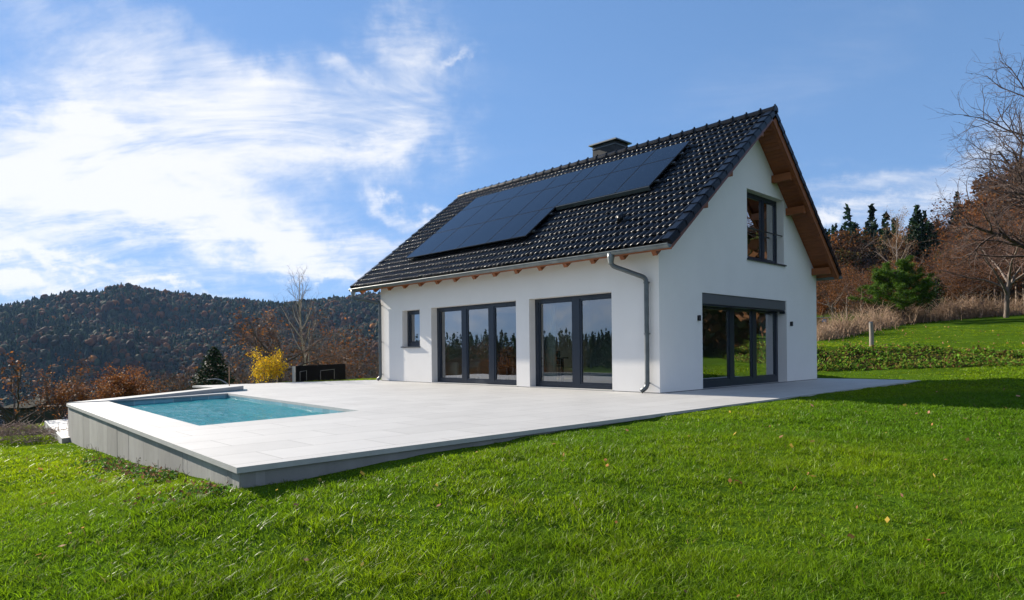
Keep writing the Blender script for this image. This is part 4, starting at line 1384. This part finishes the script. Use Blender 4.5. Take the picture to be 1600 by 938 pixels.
_gc = {}
def gz2(x, y):
    k = (round(x * 2), round(y * 2))
    if k not in _gc: _gc[k] = gz(k[0] / 2, k[1] / 2)
    return _gc[k]


# ---- left of the house
def place(t, px, depth, s=1.0, rz=0.0, dz=0.0):
    p = at(px, 548, depth); t.location = (p[0], p[1], gz(p[0], p[1]) + dz); t.scale = (s, s, s); t.rotation_euler = (0, 0, rz); return t


def place_top(t, px, top_py, depth, Hm, rz=0.0, wide=1.0):
    """stands on the ground at px, depth; scaled so that its top reaches top_py"""
    p = at(px, top_py, depth); z0 = gz(p[0], p[1]); s = max(.2, (p[2] - z0) / Hm)
    t.location = (p[0], p[1], z0); t.scale = (s * wide, s * wide, s); t.rotation_euler = (0, 0, rz); return t


def mesh_top(t): return max(max(v[2] for v in c.bound_box) for c in t.children)


def add_left():
    t = deciduous('tall_bare_tree', 11, 9.5, .13, P_TALL, M_BARKP, M_TWIGD, label='tall slender bare tree rising above the black panel', tkr=None)
    place_top(t, 478, 414, 30, mesh_top(t), .4, .9)
    t = deciduous('autumn_tree', 12, 6.0, .16, P_OAK, M_BARKD, M_TWIGD, RUST + BROWN, 1100, .075, .14, label='spreading dark tree with sparse rusty leaves beside the yellow shrub')
    place_top(t, 436, 478, 25, mesh_top(t), 4.2, 1.45)
    t = deciduous('autumn_tree', 16, 6.0, .10, P_OAK, M_BARK, M_TWIG, BROWN + RUST[:1], 1900, .085, .3, label='brown leaved bushy tree behind the right end of the black panel')
    place_top(t, 520, 512, 33, mesh_top(t), 2.0, 1.3)
    t = deciduous('bare_tree', 19, 6.0, .10, P_OAK, M_BARKD, M_TWIGD, BROWN, 160, .07, .2, label='thin dark tree just left of the tall bare tree trunk')
    place_top(t, 468, 500, 34, mesh_top(t), .3, .9)
    t = deciduous('yellow_shrub', 14, 3.4, .05, dict(P_BUSH, kids=[10, 8, 5]), M_BARKD, M_TWIGD, YEL, 2600, .085, .16, label='bright yellow autumn shrub behind the terrace edge', cat='shrub')
    place_top(t, 420, 541, 23, mesh_top(t), .5, 1.0)
    for k, (px, py, d, sd_, w) in enumerate(((392, 530, 36, 51, 1.3), (560, 520, 38, 52, 1.2), (262, 566, 34, 53, 1.2), (250, 572, 32, 54, 1.4), (410, 510, 40, 55, 1.0), (545, 500, 42, 56, 1.0))):
        t = deciduous('bare_tree', sd_, 6.0, .08, P_OAK, M_BARKD, M_TWIGD, BROWN + RUST[:1], 260, .08, .25, label='dark thin tree standing down the slope ' + ['behind the autumn tree left of the yellow shrub', 'close to the far corner of the house', 'left of the dark conifer', 'behind the right end of the rust hedge', 'right behind the yellow shrub', 'above the right end of the black screen'][k], group='dark trees down the slope behind the terrace')
        place_top(t, px, py, d, mesh_top(t), k, w)
    t = spruce('dark_conifer', 15, 5.0, 1.7, GREEN_D + [(.02, .055, .015)], 'dark green conifer beyond the pool coping', nb=170)
    place_top(t, 334, 543, 22.5, 4.9, 0, 1.5)
    t = deciduous('dead_shrub', 20, 3.0, .05, P_BUSH, M_BARKD, M_TWIGD, BROWN, 350, .06, .1, label='small dark leafless shrub left of the dark conifer', cat='shrub')
    place_top(t, 283, 560, 22, mesh_top(t), 0, 1.1)
    t = deciduous('dead_shrub', 24, 3.0, .05, P_BUSH, M_BARKD, M_TWIGD, BROWN, 200, .06, .1, label='tangle of dark bare twigs right of the dark conifer', cat='shrub')
    place_top(t, 378, 556, 27, mesh_top(t), 0, 1.5)
    t = deciduous('autumn_shrub', 21, 4.2, .07, P_BUSH, M_BARKD, M_TWIGD, RUST + BROWN, 900, .05, .10, label='large dark shrub with a few orange leaves at the left edge', cat='shrub')
    place_top(t, 22, 536, 18.5, mesh_top(t), 1.3, 1.25)
    t = deciduous('autumn_shrub', 22, 3.2, .06, P_BUSH, M_BARKD, M_TWIGD, RUST + BROWN, 1500, .045, .11, label='dark shrub with orange leaves beside the left end of the concrete wall', cat='shrub')
    place_top(t, 94, 566, 17.0, mesh_top(t), 2.0, 1.15)
    for k, (px, py, d, sd_, lab) in enumerate((
            (146, 590, 17.5, 31, 'rust leaved shrub at the left end of the hedge behind the pool'),
            (185, 566, 19, 32, 'tallest rust red shrub in the hedge behind the pool'),
            (232, 597, 19, 33, 'low rust brown shrub at the right end of the hedge behind the pool'))):
        t = deciduous('russet_shrub', sd_, 3.0, .05, dict(P_BUSH, kids=[11, 9, 6]), M_BARKD, M_TWIG, RUST, 5200, .042, .11, label=lab, cat='shrub', group='rust coloured shrubs behind the pool')
        place_top(t, px, py, d, mesh_top(t), k, 1.35)


add_left()

# black panel with its pale post, low on the lawn beyond the terrace
def panel_screen():
    t = empty('black_screen', (-14.5, -1.5, 0), 'low black garden screen with a pale end post beyond the terrace', 'screen')
    mi = Matrix.Translation((14.5, 1.5, 0))
    a = at(462, 598, 22.4); b_ = at(540, 592, 25.0)
    p, q = np.array([a[0], a[1]]), np.array([b_[0], b_[1]]); d = (q - p) / np.linalg.norm(q - p); n_ = np.array([-d[1], d[0]]) * .04
    za, zb = at(462, 572, 22.4)[2], at(540, 568.5, 25.0)[2]
    m_ = MB(); m_.hexa([(*p, -.5), (*q, -.5), (*(q + n_), -.5), (*(p + n_), -.5)], [(*p, za), (*q, zb), (*(q + n_), zb), (*(p + n_), za)])
    m_.build('panel', mat('matt_black_board', (.004, .004, .005), .95, spec=.1), t).matrix_parent_inverse = mi
    m_ = MB(); w = p - d * .10
    m_.hexa([(*w, -.5), (*p, -.5), (*(p + n_ * 1.5), -.5), (*(w + n_ * 1.5), -.5)], [(*w, za - .01), (*p, za - .01), (*(p + n_ * 1.5), za - .01), (*(w + n_ * 1.5), za - .01)])
    m_.build('post', M_EDGE, t).matrix_parent_inverse = mi
    m_ = MB(); cam2 = np.array([CAM[0], CAM[1]])
    for f0, f1 in ((.47, .75), (.08, .20)):
        u, v = p + (q - p) * f0, p + (q - p) * f1; off = (cam2 - p) / np.linalg.norm(cam2 - p) * .12
        z0 = .32
        m_.tube([(*(u + off), .0), (*(u + off), z0), (*(v + off), z0 + .03), (*(v + off), .0)], .007, 6)
    m_.build('bent_rail', M_ALU, t).matrix_parent_inverse = mi
panel_screen()

# bent pool shower hose / lamp by the raised coping
def pool_lamp():
    a = at(354, 600, 18.4); t = empty('garden_rod', tuple(a), 'thin upright rod with a long curved arm behind the pool coping', 'rod')
    mi = Matrix.Translation(tuple(-a))
    z0 = gz(a[0], a[1])
    top = at(358, 573, 18.4)
    m_ = MB(); m_.tube([(top[0], top[1], z0), (top[0], top[1], top[2])], .012, 8); m_.build('upright', mat('rusty_rod', (.35, .2, .12), .6), t).matrix_parent_inverse = mi
    pts = [at(355, 600, 18.4), at(350, 596.5, 18.4), at(344, 593.5, 18.4), at(337, 592.2, 18.4), at(330, 592.8, 18.4), at(323, 594, 18.4)]
    m_ = MB(); m_.tube(pts, [.02, .018, .016, .014, .012, .010], 8); m_.build('curved_arm', M_ALU, t).matrix_parent_inverse = mi
pool_lamp()

# dry heap on the lawn at the left edge
def heap():
    rng = np.random.RandomState(8); segs = []
    c0 = at(28, 676, 13.5)
    for k in range(900):
        a = rng.normal(0, 1, 2); p = np.array([c0[0], c0[1]]) + RT0[:2] * a[0] * .50 + FW[:2] * a[1] * .45
        r2 = math.exp(-.5 * (a @ a)); z = gz2(*p); h = .32 * r2 + .03
        q = np.array([p[0], p[1], z + h * rng.uniform(.3, 1)]); d = rng.normal(0, .13, 3); d[2] = abs(d[2]) * .6
        segs.append((np.array([q, q + d * .5, q + d + rng.normal(0, .02, 3)]), np.array([.006, .005, .004]), 0))
    tag(tubes_mesh('dry_heap', segs, (3,), mat('dead_twigs', (.27, .19, .15), .9, var=.3, scale=4), None), 'low heap of dry grey brown stems on the grass at the left edge', 'brush heap')
heap()

# something roofed below the lawn at the far left: dark shed among the shrubs
def shed():
    t = empty('garden_shed', (0, 0, 0), 'dark low shed half hidden behind the left shrubs', 'shed')
    a = at(8, 640, 24); b_ = at(46, 640, 24); z0 = gz(a[0], a[1]) - 1; z1 = at(20, 640, 24)[2]
    d = (b_ - a)[:2]; n_ = FW[:2] * 1.8
    a, b_ = a[:2], b_[:2]
    m_ = MB(); m_.hexa([(*a, z0), (*b_, z0), (*(b_ + n_), z0), (*(a + n_), z0)], [(*a, z1), (*b_, z1), (*(b_ + n_), z1), (*(a + n_), z1)]); m_.build('wall', mat('shed_green', (.02, .025, .02), .8), t)
    e = d * .12
    m_ = MB(); m_.hexa([(*(a - e - n_ * .1), z1 + .002), (*(b_ + e - n_ * .1), z1 + .002), (*(b_ + e + n_), z1 + .25), (*(a - e + n_), z1 + .25)],
                       [(*(a - e - n_ * .1), z1 + .07), (*(b_ + e - n_ * .1), z1 + .07), (*(b_ + e + n_), z1 + .32), (*(a - e + n_), z1 + .32)]); m_.build('roof', mat('shed_roof', (.02, .022, .018), .95, spec=.02, var=.3, scale=3), t)
shed()


# ---- right side
def add_right():
    t = needle_pine('green_pine', 41, 5.0, 1.7, 'bright green bushy pine standing on the upper lawn')
    place_top(t, 1412, 400, 43, mesh_top(t), .6, 1.45)
    t = spruce('dark_conifer', 42, 4, 1.3, GREEN_D + PINE_G[2:3], 'small dark conifer just right of the green pine', nb=80)
    place_top(t, 1464, 432, 47, 4, 0, 1.3)
    t = deciduous('bare_tree', 43, 8.0, .125, dict(P_OAK, kids=[8, 9, 7, 5]), M_BARK, M_TWIG, label='bare grey trunked spreading tree at the right edge of the upper lawn')
    place_top(t, 1570, 315, 42, mesh_top(t), 1.9, 1.25)
    t = deciduous('bare_tree', 47, 12.0, .26, dict(P_OAK, trunk=.5, start=[.30, .2, .2, .2], kids=[14, 11, 9, 5], ratio=[.95, .5, .5, .5], ang=[.9, .7, .7, .7], trop=[0, .06, .03, .03, .02]), M_BARKD, M_TWIGD, BROWN, 2600, .028, .02, label='tall bare tree reaching in high at the right edge, dark against the sky')
    place_top(t, 1685, 8, 29, mesh_top(t), .9, 1.0)


add_right()


# wooded slope behind the upper lawn: a tree of each kind, then copies
def wood():
    G = 'autumn trees on the wooded slope at the right'
    lab = {
        'bare': 'leafless brown tree in the wood on the right slope', 'rust': 'rust leaved tree in the wood on the right slope', 'brown': 'brown leaved tree in the wood on the right slope',
        'spruce': 'dark spruce standing in the wood on the right slope', 'olive': 'olive leaved tree in the wood on the right slope', 'pale': 'pale twiggy larch rising out of the wood on the right slope'}
    protos = {  # one of each kind
        'bare': [deciduous('bare_tree', 60 + i, 10, .13, dict(P_OAK, kids=[6, 8, 6, 4]), M_BARK, M_TWIG, BROWN + RUST[:2], 2400, .10, .35, sides=(5, 4, 3, 3, 3), label=lab['bare'], group=G) for i in range(3)],
        'rust': [leafy('russet_tree', 70 + i, 10, 3.3, 3.8, RUST, lab['rust'], G, n=2600, lsize=.17, lobes=22) for i in range(2)],
        'brown': [leafy('brown_tree', 80 + i, 10, 3.4, 4.0, BROWN, lab['brown'], G, n=2600, lsize=.16, lobes=24) for i in range(2)],
        'olive': [leafy('olive_tree', 90, 10, 3.2, 3.8, OLIVE + BROWN, lab['olive'], G, n=2400, lsize=.16, lobes=22)],
        'spruce': [spruce('spruce', 95 + i, 12, 3.9, GREEN_D, lab['spruce'], G, nb=170) for i in range(2)],
        'pale': [deciduous('larch', 99, 12, .14, dict(P_TALL, ang=[1.1, .6, .6]), M_BARKP, M_TWIGP, [(.25, .17, .09)], 1500, .07, .2, sides=(5, 4, 3, 3), label=lab['pale'], group=G)],
    }
    tops = {id(p): mesh_top(p) for k in protos for p in protos[k]}
    used = set(); made = []
    rng = np.random.RandomState(123)
    def inst(kind, px, top, depth, wide=1.0):
        p = protos[kind][rng.randint(0, len(protos[kind]))]
        if id(p) in used: t = copy_tree(p)
        else: t = p; used.add(id(p))
        place_top(t, px, top, depth, tops[id(p)], rng.uniform(0, 6.28), wide)
        row = ['at the front edge of the wood', 'low in the wood', 'halfway up the wood', 'in the upper wood', 'on the skyline of the wood'][int(np.digitize(depth, [54, 61, 72, 79]))]
        reg = ['close to the gable wall', 'above the tan hut', 'above the wooden post', 'left of the green pine', 'above the green pine', 'above the small dark conifer', 'right of the green pine', 'left of the bare grey tree', 'behind the bare grey tree', 'at the right edge', 'past the right edge'][int(np.digitize(px, [1262, 1300, 1340, 1380, 1430, 1462, 1495, 1530, 1570, 1600]))]
        t['label'] = lab[kind].split(' in the wood')[0].split(' standing')[0].split(' rising')[0] + ' ' + row + ', ' + reg
        made.append((px, t))
        return t
    # skyline, pixel x -> top y
    sky = lambda px: float(np.interp(px, [1240, 1290, 1330, 1370, 1400, 1432, 1460, 1490, 1530, 1570, 1600, 1700, 1900, 2600, 4000], [360, 352, 348, 350, 340, 345, 350, 325, 280, 240, 225, 210, 200, 220, 260]))
    for px, k, top, dep, w in ((1286, 'spruce', 354, 82, 1.0), (1304, 'rust', 350, 84, 1.1), (1335, 'spruce', 346, 86, 1.0), (1356, 'spruce', 344, 84, .9), (1270, 'spruce', 356, 80, 1.1),
                               (1400, 'pale', 320, 70, .8), (1434, 'spruce', 327, 78, 1.0), (1452, 'spruce', 345, 80, 1.0), (1385, 'spruce', 358, 86, 1.1), (1480, 'rust', 340, 86, 1.0), (1320, 'brown', 354, 82, 1.2), (1415, 'rust', 356, 88, 1.2)):
        inst(k, px, top, dep, w)
    # rows from far to near
    for depth, step, lower in ((92, 24, 4), (78, 27, 18), (66, 30, 42), (57, 34, 72), (51, 38, 104)):
        px = 1236 + rng.uniform(0, 20)
        while px < 1760:
            kind = rng.choice(['bare', 'rust', 'brown', 'olive', 'bare', 'rust', 'brown'])
            top = sky(px) + lower + rng.uniform(-8, 26)
            if depth < 55 and px > 1500: kind = 'bare'
            inst(kind, px, min(top, 505), depth + rng.uniform(-3, 3), rng.uniform(.95, 1.3))
            px += step * rng.uniform(.75, 1.25)
    # a few brown bare trees just behind the hedge
    for px, top, dep in ((1300, 415, 47), (1322, 395, 50), (1345, 430, 48), (1500, 400, 50), (1520, 380, 54), (1545, 350, 52), (1600, 330, 55)):
        inst('bare', px, top, dep, 1.1)
    by = {}
    for px, t in made: by.setdefault(t['label'], []).append((px, t))
    for k, v in by.items():
        if len(v) > 1:
            for i, (px, t) in enumerate(sorted(v, key=lambda q: q[0])):
                t['label'] = ('leftmost ' if i == 0 else 'last ' if i == len(v) - 1 else ['second ', 'third ', 'fourth '][min(i - 1, 2)]) + k

wood()

# hedge of dry brambles along the edge of the upper lawn
HX = [at(1265, 540, 36), at(1310, 540, 38), at(1350, 540, 40), at(1400, 540, 43), at(1450, 540, 44), at(1500, 540, 44.5), at(1550, 540, 45), at(1640, 540, 45)]
for k, (a, b_, lab, h) in enumerate(((0, 2, 'tangled dry pinkish brown brambles left of the green pine', .95), (2, 4, 'tall dry stems under the green pine', 1.15), (4, 6, 'dry pinkish bramble clumps right of the green pine', 1.1), (6, 7, 'dark brown bramble clumps under the bare tree', 1.0))):
    stalks('bramble_hedge', 200 + k, [p[:2] for p in HX[a:b_ + 1]], .45, .35 * h, 1.25 * h, 1150 * (b_ - a) // 2, M_DRY, lab, 'hedge')

# wooden post on the bank
def post():
    b_ = at(1362, 543, 26); z = gz(b_[0], b_[1]); top = at(1362, 503, 26)[2]
    t = empty('wooden_post', (b_[0], b_[1], z), 'round weathered wooden post on top of the grassy bank', 'post')
    m_ = MB(); m_.tube([(0, 0, -.2), (0, 0, .5), (-.02, 0, top - z - .03)], [.085, .08, .072], 12); m_.build('shaft', M_POST, t)
    m_ = MB(); m_.tube([(-.02, 0, top - z - .032), (-.02, 0, top - z)], [.078, .05], 12); m_.build('cap', M_ALU, t)
post()

# tan trailer between house corner and brambles
def trailer():
    a = at(1268, 513, 44); t = empty('tan_shed', tuple(a), 'small tan hut with a blue window just right of the gable wall', 'hut')
    mi = Matrix.Translation(tuple(-a))
    u = np.array(RT0[:2]); v = np.array(FW[:2]); p = a[:2]; z0 = gz(a[0], a[1]) - .3; z1 = at(1268, 497, 44)[2]
    def hx(s0, s1, d0, d1, za, zb): 
        q = [p + u * s0 + v * d0, p + u * s1 + v * d0, p + u * s1 + v * d1, p + u * s0 + v * d1]
        return [(*w, za) for w in q], [(*w, zb) for w in q]
    m_ = MB(); m_.hexa(*hx(0, 1.15, 0, 2, z0, z1)); m_.build('wall', mat('tan_boards', (.42, .24, .12), .8, var=.1), t).matrix_parent_inverse = mi
    m_ = MB(); m_.hexa(*hx(-.05, 1.35, -.08, 2.1, z1 + .002, z1 + .04)); m_.build('roof', mat('hut_roof', (.4, .38, .36), .7), t).matrix_parent_inverse = mi
    m_ = MB(); m_.hexa(*hx(.70, .98, -.02, -.001, z1 - .28, z1 - .08)); m_.build('window', mat('blue_window', (.10, .28, .55), .2), t).matrix_parent_inverse = mi
trailer()


# ---- plants on the bank, weeds along the wall, fallen leaves
def ground_cover():
    rng = np.random.RandomState(77)
    n = 24000
    t = rng.uniform(-6, 17, n); s = rng.uniform(0.0, 3.1, n)
    x = BANK_A[0] + bd[0] * t + bn[0] * s; y = BANK_A[1] + bd[1] * t + bn[1] * s
    cl = fbm(x * 1.3, y * 1.3, 3)
    ok = cl > .36 + rng.normal(0, .09, n); x, y, cl = x[ok], y[ok], cl[ok]
    z = ground_h(x, y) + rng.uniform(.0, .22, len(x)) * (cl - .25) * 2
    V, F, c = leaf_quads(rng, np.stack([x, y, z], -1), .055, [(.11, .23, .02), (.15, .28, .025), (.08, .16, .018), (.20, .19, .035), (.16, .095, .035)], flat=.9)
    tag(fast_mesh('bank_plants', V, F, M_LEAF, None, col=c), 'leafy ground cover on the low bank', 'ground cover', kind='stuff')
    # weeds at the foot of the concrete wall
    Cs = []
    for k in range(130):
        f = rng.uniform(0, .60) ** 1.3; b0 = np.array([2.6, -10.16]) * (1 - f) + np.array([-7.36, -9.65]) * f
        if vnoise(b0[0] * 1.4 + 3, 2.2) < .33: continue
        b0 = b0 - np.array([0, abs(rng.normal(0, .20)) + .02]); m2 = rng.randint(8, 26)
        q = rng.normal(0, 1, (m2, 3)) * [.06, .06, .02]; q[:, 2] = np.abs(rng.normal(0, .028, m2))
        zz = gz2(b0[0], b0[1]); Cs.append(q + [b0[0], b0[1], zz])
    C = np.concatenate(Cs)
    V, F, c = leaf_quads(rng, C, .019, [(.06, .15, .02), (.08, .19, .025), (.05, .10, .02), (.10, .05, .03), (.16, .09, .05)], flat=.5)
    tag(fast_mesh('wall_weeds', V, F, M_LEAF, None, col=c), 'low weeds and leaf litter along the foot of the concrete wall', 'weeds', kind='stuff')
    # bare soil stems by the wall
    segs = []
    for k in range(60):
        f = rng.uniform(.1, .75); b0 = np.array([2.6, -10.14]) * (1 - f) + np.array([-7.36, -9.62]) * f; b0 = b0 - np.array([0, abs(rng.normal(0, .05)) + .01])
        zz = gz2(b0[0], b0[1]); d = np.array([rng.normal(0, .04), rng.normal(0, .03), rng.uniform(.04, .13)])
        p = np.array([b0[0], b0[1], zz]); segs.append((np.array([p, p + d * .5, p + d + rng.normal(0, .015, 3)]), np.array([.003, .0025, .002]), 0))
    tag(tubes_mesh('dry_stems', segs, (3,), M_TWIGD, None), 'thin dry stems growing against the concrete wall', 'weeds', kind='stuff')
    # fallen leaves
    n = 230
    rr = np.sqrt(rng.uniform(2.5 ** 2, 26 ** 2, n)) * rng.uniform(.25, 1, n); ph = rng.uniform(-.75, .75, n)
    x = CAM[0] + rr * (np.sin(ph) * RT0[0] + np.cos(ph) * FW[0]); y = CAM[1] + rr * (np.sin(ph) * RT0[1] + np.cos(ph) * FW[1])
    ok = ~inside(x, y, DECK, .1) & (np.hypot(x - CAM[0], y - CAM[1]) > 2.6); x, y = x[ok], y[ok]
    t = rng.uniform(-4, 15, 260); s = rng.uniform(2.6, 20, 260)
    x = np.concatenate([x, BANK_A[0] + bd[0] * t + bn[0] * s]); y = np.concatenate([y, BANK_A[1] + bd[1] * t + bn[1] * s])
    dist = np.hypot(x - CAM[0], y - CAM[1])
    z = ground_h(x, y) + .035
    V, F, c = leaf_quads(rng, np.stack([x, y, z], -1), 1.0, [(.42, .20, .08), (.52, .26, .10), (.25, .10, .05), (.55, .38, .08), (.5, .25, .16)], flat=1.2, aspect=1.3)
    cen = np.repeat(np.stack([x, y, z], -1), 4, 0); sz = np.repeat(np.clip(.016 + dist * .0016, .016, .05), 4)[:, None]
    V = cen + (V - cen) * sz
    tag(fast_mesh('fallen_leaves', V, F, M_LEAF, None, col=c), 'brown and yellow fallen leaves scattered over the lawn', 'leaves', kind='stuff')


ground_cover()


# ---- the forest on the far hill and all round the valley (one mass)
def forest():
    rng = np.random.RandomState(9)
    import bmesh
    bm = bmesh.new(); bmesh.ops.create_icosphere(bm, subdivisions=2, radius=1.0)
    bm.verts.ensure_lookup_table()
    SV = np.array([v.co[:] for v in bm.verts]); SF = np.array([[v.index for v in f.verts] for f in bm.faces]); bm.free()
    # conifer: tiers of ragged skirts
    CV, CF = [], []
    tiers = 5; sd_ = 8; b = 0
    for k in range(tiers):
        z0 = .05 + k * .19; z1 = z0 + .34; r_ = .42 * (1 - k / (tiers + .3))
        th = np.arange(sd_) * 2 * math.pi / sd_ + k * .4
        rr_ = r_ * (1 + .28 * np.cos(np.arange(sd_) * math.pi))
        ring = np.stack([np.cos(th) * rr_, np.sin(th) * rr_, np.full(sd_, z0) + .03 * np.cos(np.arange(sd_) * math.pi)], -1)
        CV.append(np.vstack([ring, [[0, 0, min(z1, 1.0)]]])); CF += [(b + j, b + (j + 1) % sd_, b + sd_) for j in range(sd_)]; b += sd_ + 1
    CV = np.concatenate(CV); CF = np.array(CF)

    def leafmass(name, n, sampler, label, pcon, sfac=1.0, K=110):
        x, y = sampler(n); z = ground_h(x, y); con = rng.rand(n) < pcon
        pal = np.array(BROWN + RUST[2:3] + OLIVE + BROWN)
        u = rng.normal(0, 1, (n, K, 3)); u /= np.linalg.norm(u, axis=2)[..., None]
        rad = rng.uniform(.45, 1.05, (n, K)) ** .7
        rb = (rng.uniform(2.8, 4.4, n) * sfac)[:, None]; P1 = u * rad[..., None] * rb[..., None]; P1[..., 2] = P1[..., 2] * 1.15 + rb * 1.5
        f = rng.rand(n, K); hc = (rng.uniform(11, 17, n) * sfac)[:, None]; wc = hc * .2 * (1 - f) * rng.uniform(.5, 1.1, (n, K)); aa = rng.uniform(0, 6.28, (n, K))
        P2 = np.stack([np.cos(aa) * wc, np.sin(aa) * wc, hc * (f * .95 + .05)], -1)
        C = np.where(con[:, None, None], P2, P1) + np.stack([x, y, z], -1)[:, None]
        base = np.where(con[:, None], np.array(GREEN_D)[rng.randint(0, 3, n)], pal[rng.randint(0, len(pal), n)]) * rng.uniform(.6, 1.3, n)[:, None]
        V, F, c = leaf_quads(rng, C.reshape(-1, 3), .62 * sfac, [(1, 1, 1)])
        c = c * np.repeat(np.repeat(base, K, 0), 4, 0)
        tag(fast_mesh(name, V, F, M_LEAF, None, col=c), label, 'forest', kind='stuff')

    def mass(name, n, sampler, label, pcon, cmult=1.0, sfac=1.0):
        x, y = sampler(n); n = len(x); z = ground_h(x, y)
        con = rng.rand(n) < np.clip(pcon + 1.1 * (fbm(x / 75, y / 75, 3) - .5), .03, .97)
        Vs, Fs, Cs = [], [], []
        # broadleaf crowns
        i = np.where(~con)[0]; m_ = len(i)
        s = rng.uniform(2.0, 4.1, m_) * sfac * np.interp(np.hypot(x[i] - CAM[0], y[i] - CAM[1]), [200, 420, 850], [1, .66, 1.0]); hz = s * rng.uniform(.8, 1.25, m_)
        V = SV[None] * (1 + .42 * (rng.rand(m_, len(SV)) - .5))[:, :, None]
        V = V * np.stack([s, s * rng.uniform(.85, 1.15, m_), hz], -1)[:, None, :]
        V = V + np.stack([x[i], y[i], z[i] + hz * .9 + rng.uniform(0, 4, m_)], -1)[:, None, :]
        pal = np.array([(.12, .050, .018), (.21, .075, .018), (.055, .050, .022), (.035, .048, .020), (.28, .105, .020), (.085, .048, .026), (.040, .055, .020)])
        c = pal[rng.choice(len(pal), m_, p=[.22, .09, .22, .17, .05, .12, .13])] * rng.uniform(.4, 1.05, m_)[:, None] * cmult
        Cs.append((np.repeat(c[:, None], len(SV), 1) * rng.uniform(.7, 1.3, (m_, len(SV), 1))).reshape(-1, 3)); Vs.append(V.reshape(-1, 3))
        Fs.append((SF[None] + (np.arange(m_) * len(SV))[:, None, None]).reshape(-1, 3)); base = m_ * len(SV)
        i = np.where(con)[0]; m_ = len(i)
        h = rng.uniform(7, 14, m_) * sfac * np.interp(np.hypot(x[i] - CAM[0], y[i] - CAM[1]), [200, 420, 850], [1, .7, 1.0]); w = h * rng.uniform(.75, 1.15, m_) * .62; a = rng.uniform(0, 6.28, m_)
        V = CV[None] * (1 + .12 * (rng.rand(m_, len(CV), 1) - .5))
        X = V[..., 0] * np.cos(a)[:, None] - V[..., 1] * np.sin(a)[:, None]; Y = V[..., 0] * np.sin(a)[:, None] + V[..., 1] * np.cos(a)[:, None]
        V = np.stack([X * w[:, None], Y * w[:, None], V[..., 2] * h[:, None]], -1) + np.stack([x[i], y[i], z[i] - 1], -1)[:, None, :]
        c = np.array([(.016, .030, .016), (.022, .040, .018), (.012, .024, .016)])[rng.randint(0, 3, m_)] * rng.uniform(.7, 1.3, m_)[:, None] * cmult
        Cs.append(np.repeat(c[:, None], len(CV), 1).reshape(-1, 3)); Vs.append(V.reshape(-1, 3)); Fs.append((CF[None] + (np.arange(m_) * len(CV))[:, None, None]).reshape(-1, 3) + base)
        o = fast_mesh(name, np.concatenate(Vs), np.concatenate(Fs), M_FOREST, None, col=np.concatenate(Cs))
        tag(o, label, 'forest', kind='stuff')

    def polar(a0, a1, r0, r1):
        def f(n):
            a = rng.uniform(R(a0), R(a1), n); r_ = np.sqrt(rng.uniform(r0 * r0, r1 * r1, n))
            return CAM[0] + r_ * (np.sin(a) * RT0[0] + np.cos(a) * FW[0]), CAM[1] + r_ * (np.sin(a) * RT0[1] + np.cos(a) * FW[1])
        return f
    mass('hillside_forest', 26000, polar(-54, 0, 400, 935), 'dense mixed autumn forest covering the far hill', .58, .9)
    mass('valley_forest', 1800, polar(-48, 0, 150, 400), 'trees filling the valley below the far hill', .35, .9, .7)
    leafmass('slope_forest', 1300, polar(22, 125, 100, 180), 'autumn forest climbing the slope at the right', .35, .75)
    leafmass('side_forest', 700, polar(44, 92, 33, 95), 'brown autumn wood beyond the right edge, mirrored in the gable glass', .2, .60, 420)
    leafmass('meadow_trees', 200, polar(-130, -79, 115, 160), 'row of dark trees beyond the meadow, mirrored in the long side glass', .6, .5, 260)
    leafmass('rear_forest', 2200, polar(-178, -60, 190, 360), 'forest edge beyond the meadow at the far left', .7, .7, 60)
    leafmass('rear_forest', 1000, polar(125, 184, 190, 340), 'forest edge beyond the lawn at the far right', .5, .7, 60)


forest()


# ---- the air: a thin even haze that lets the far hill fade to blue
def haze():
    m_ = MB(); m_.box(-1300, 1100, -1300, 1300, -140, 170)
    M = bpy.data.materials.new('haze'); M.use_nodes = True
    N, L = M.node_tree.nodes, M.node_tree.links
    N.remove(N['Principled BSDF'])
    v = N.new('ShaderNodeVolumePrincipled'); v.inputs['Density'].default_value = HAZE
    v.inputs['Color'].default_value = (0.34, 0.58, 1.0, 1); v.inputs['Anisotropy'].default_value = 0.2
    L.new(v.outputs[0], N['Material Output'].inputs['Volume'])
    tag(m_.build('haze', M), 'thin bluish autumn haze over the valley', 'haze', kind='stuff')


HAZE = 0.00006
haze()
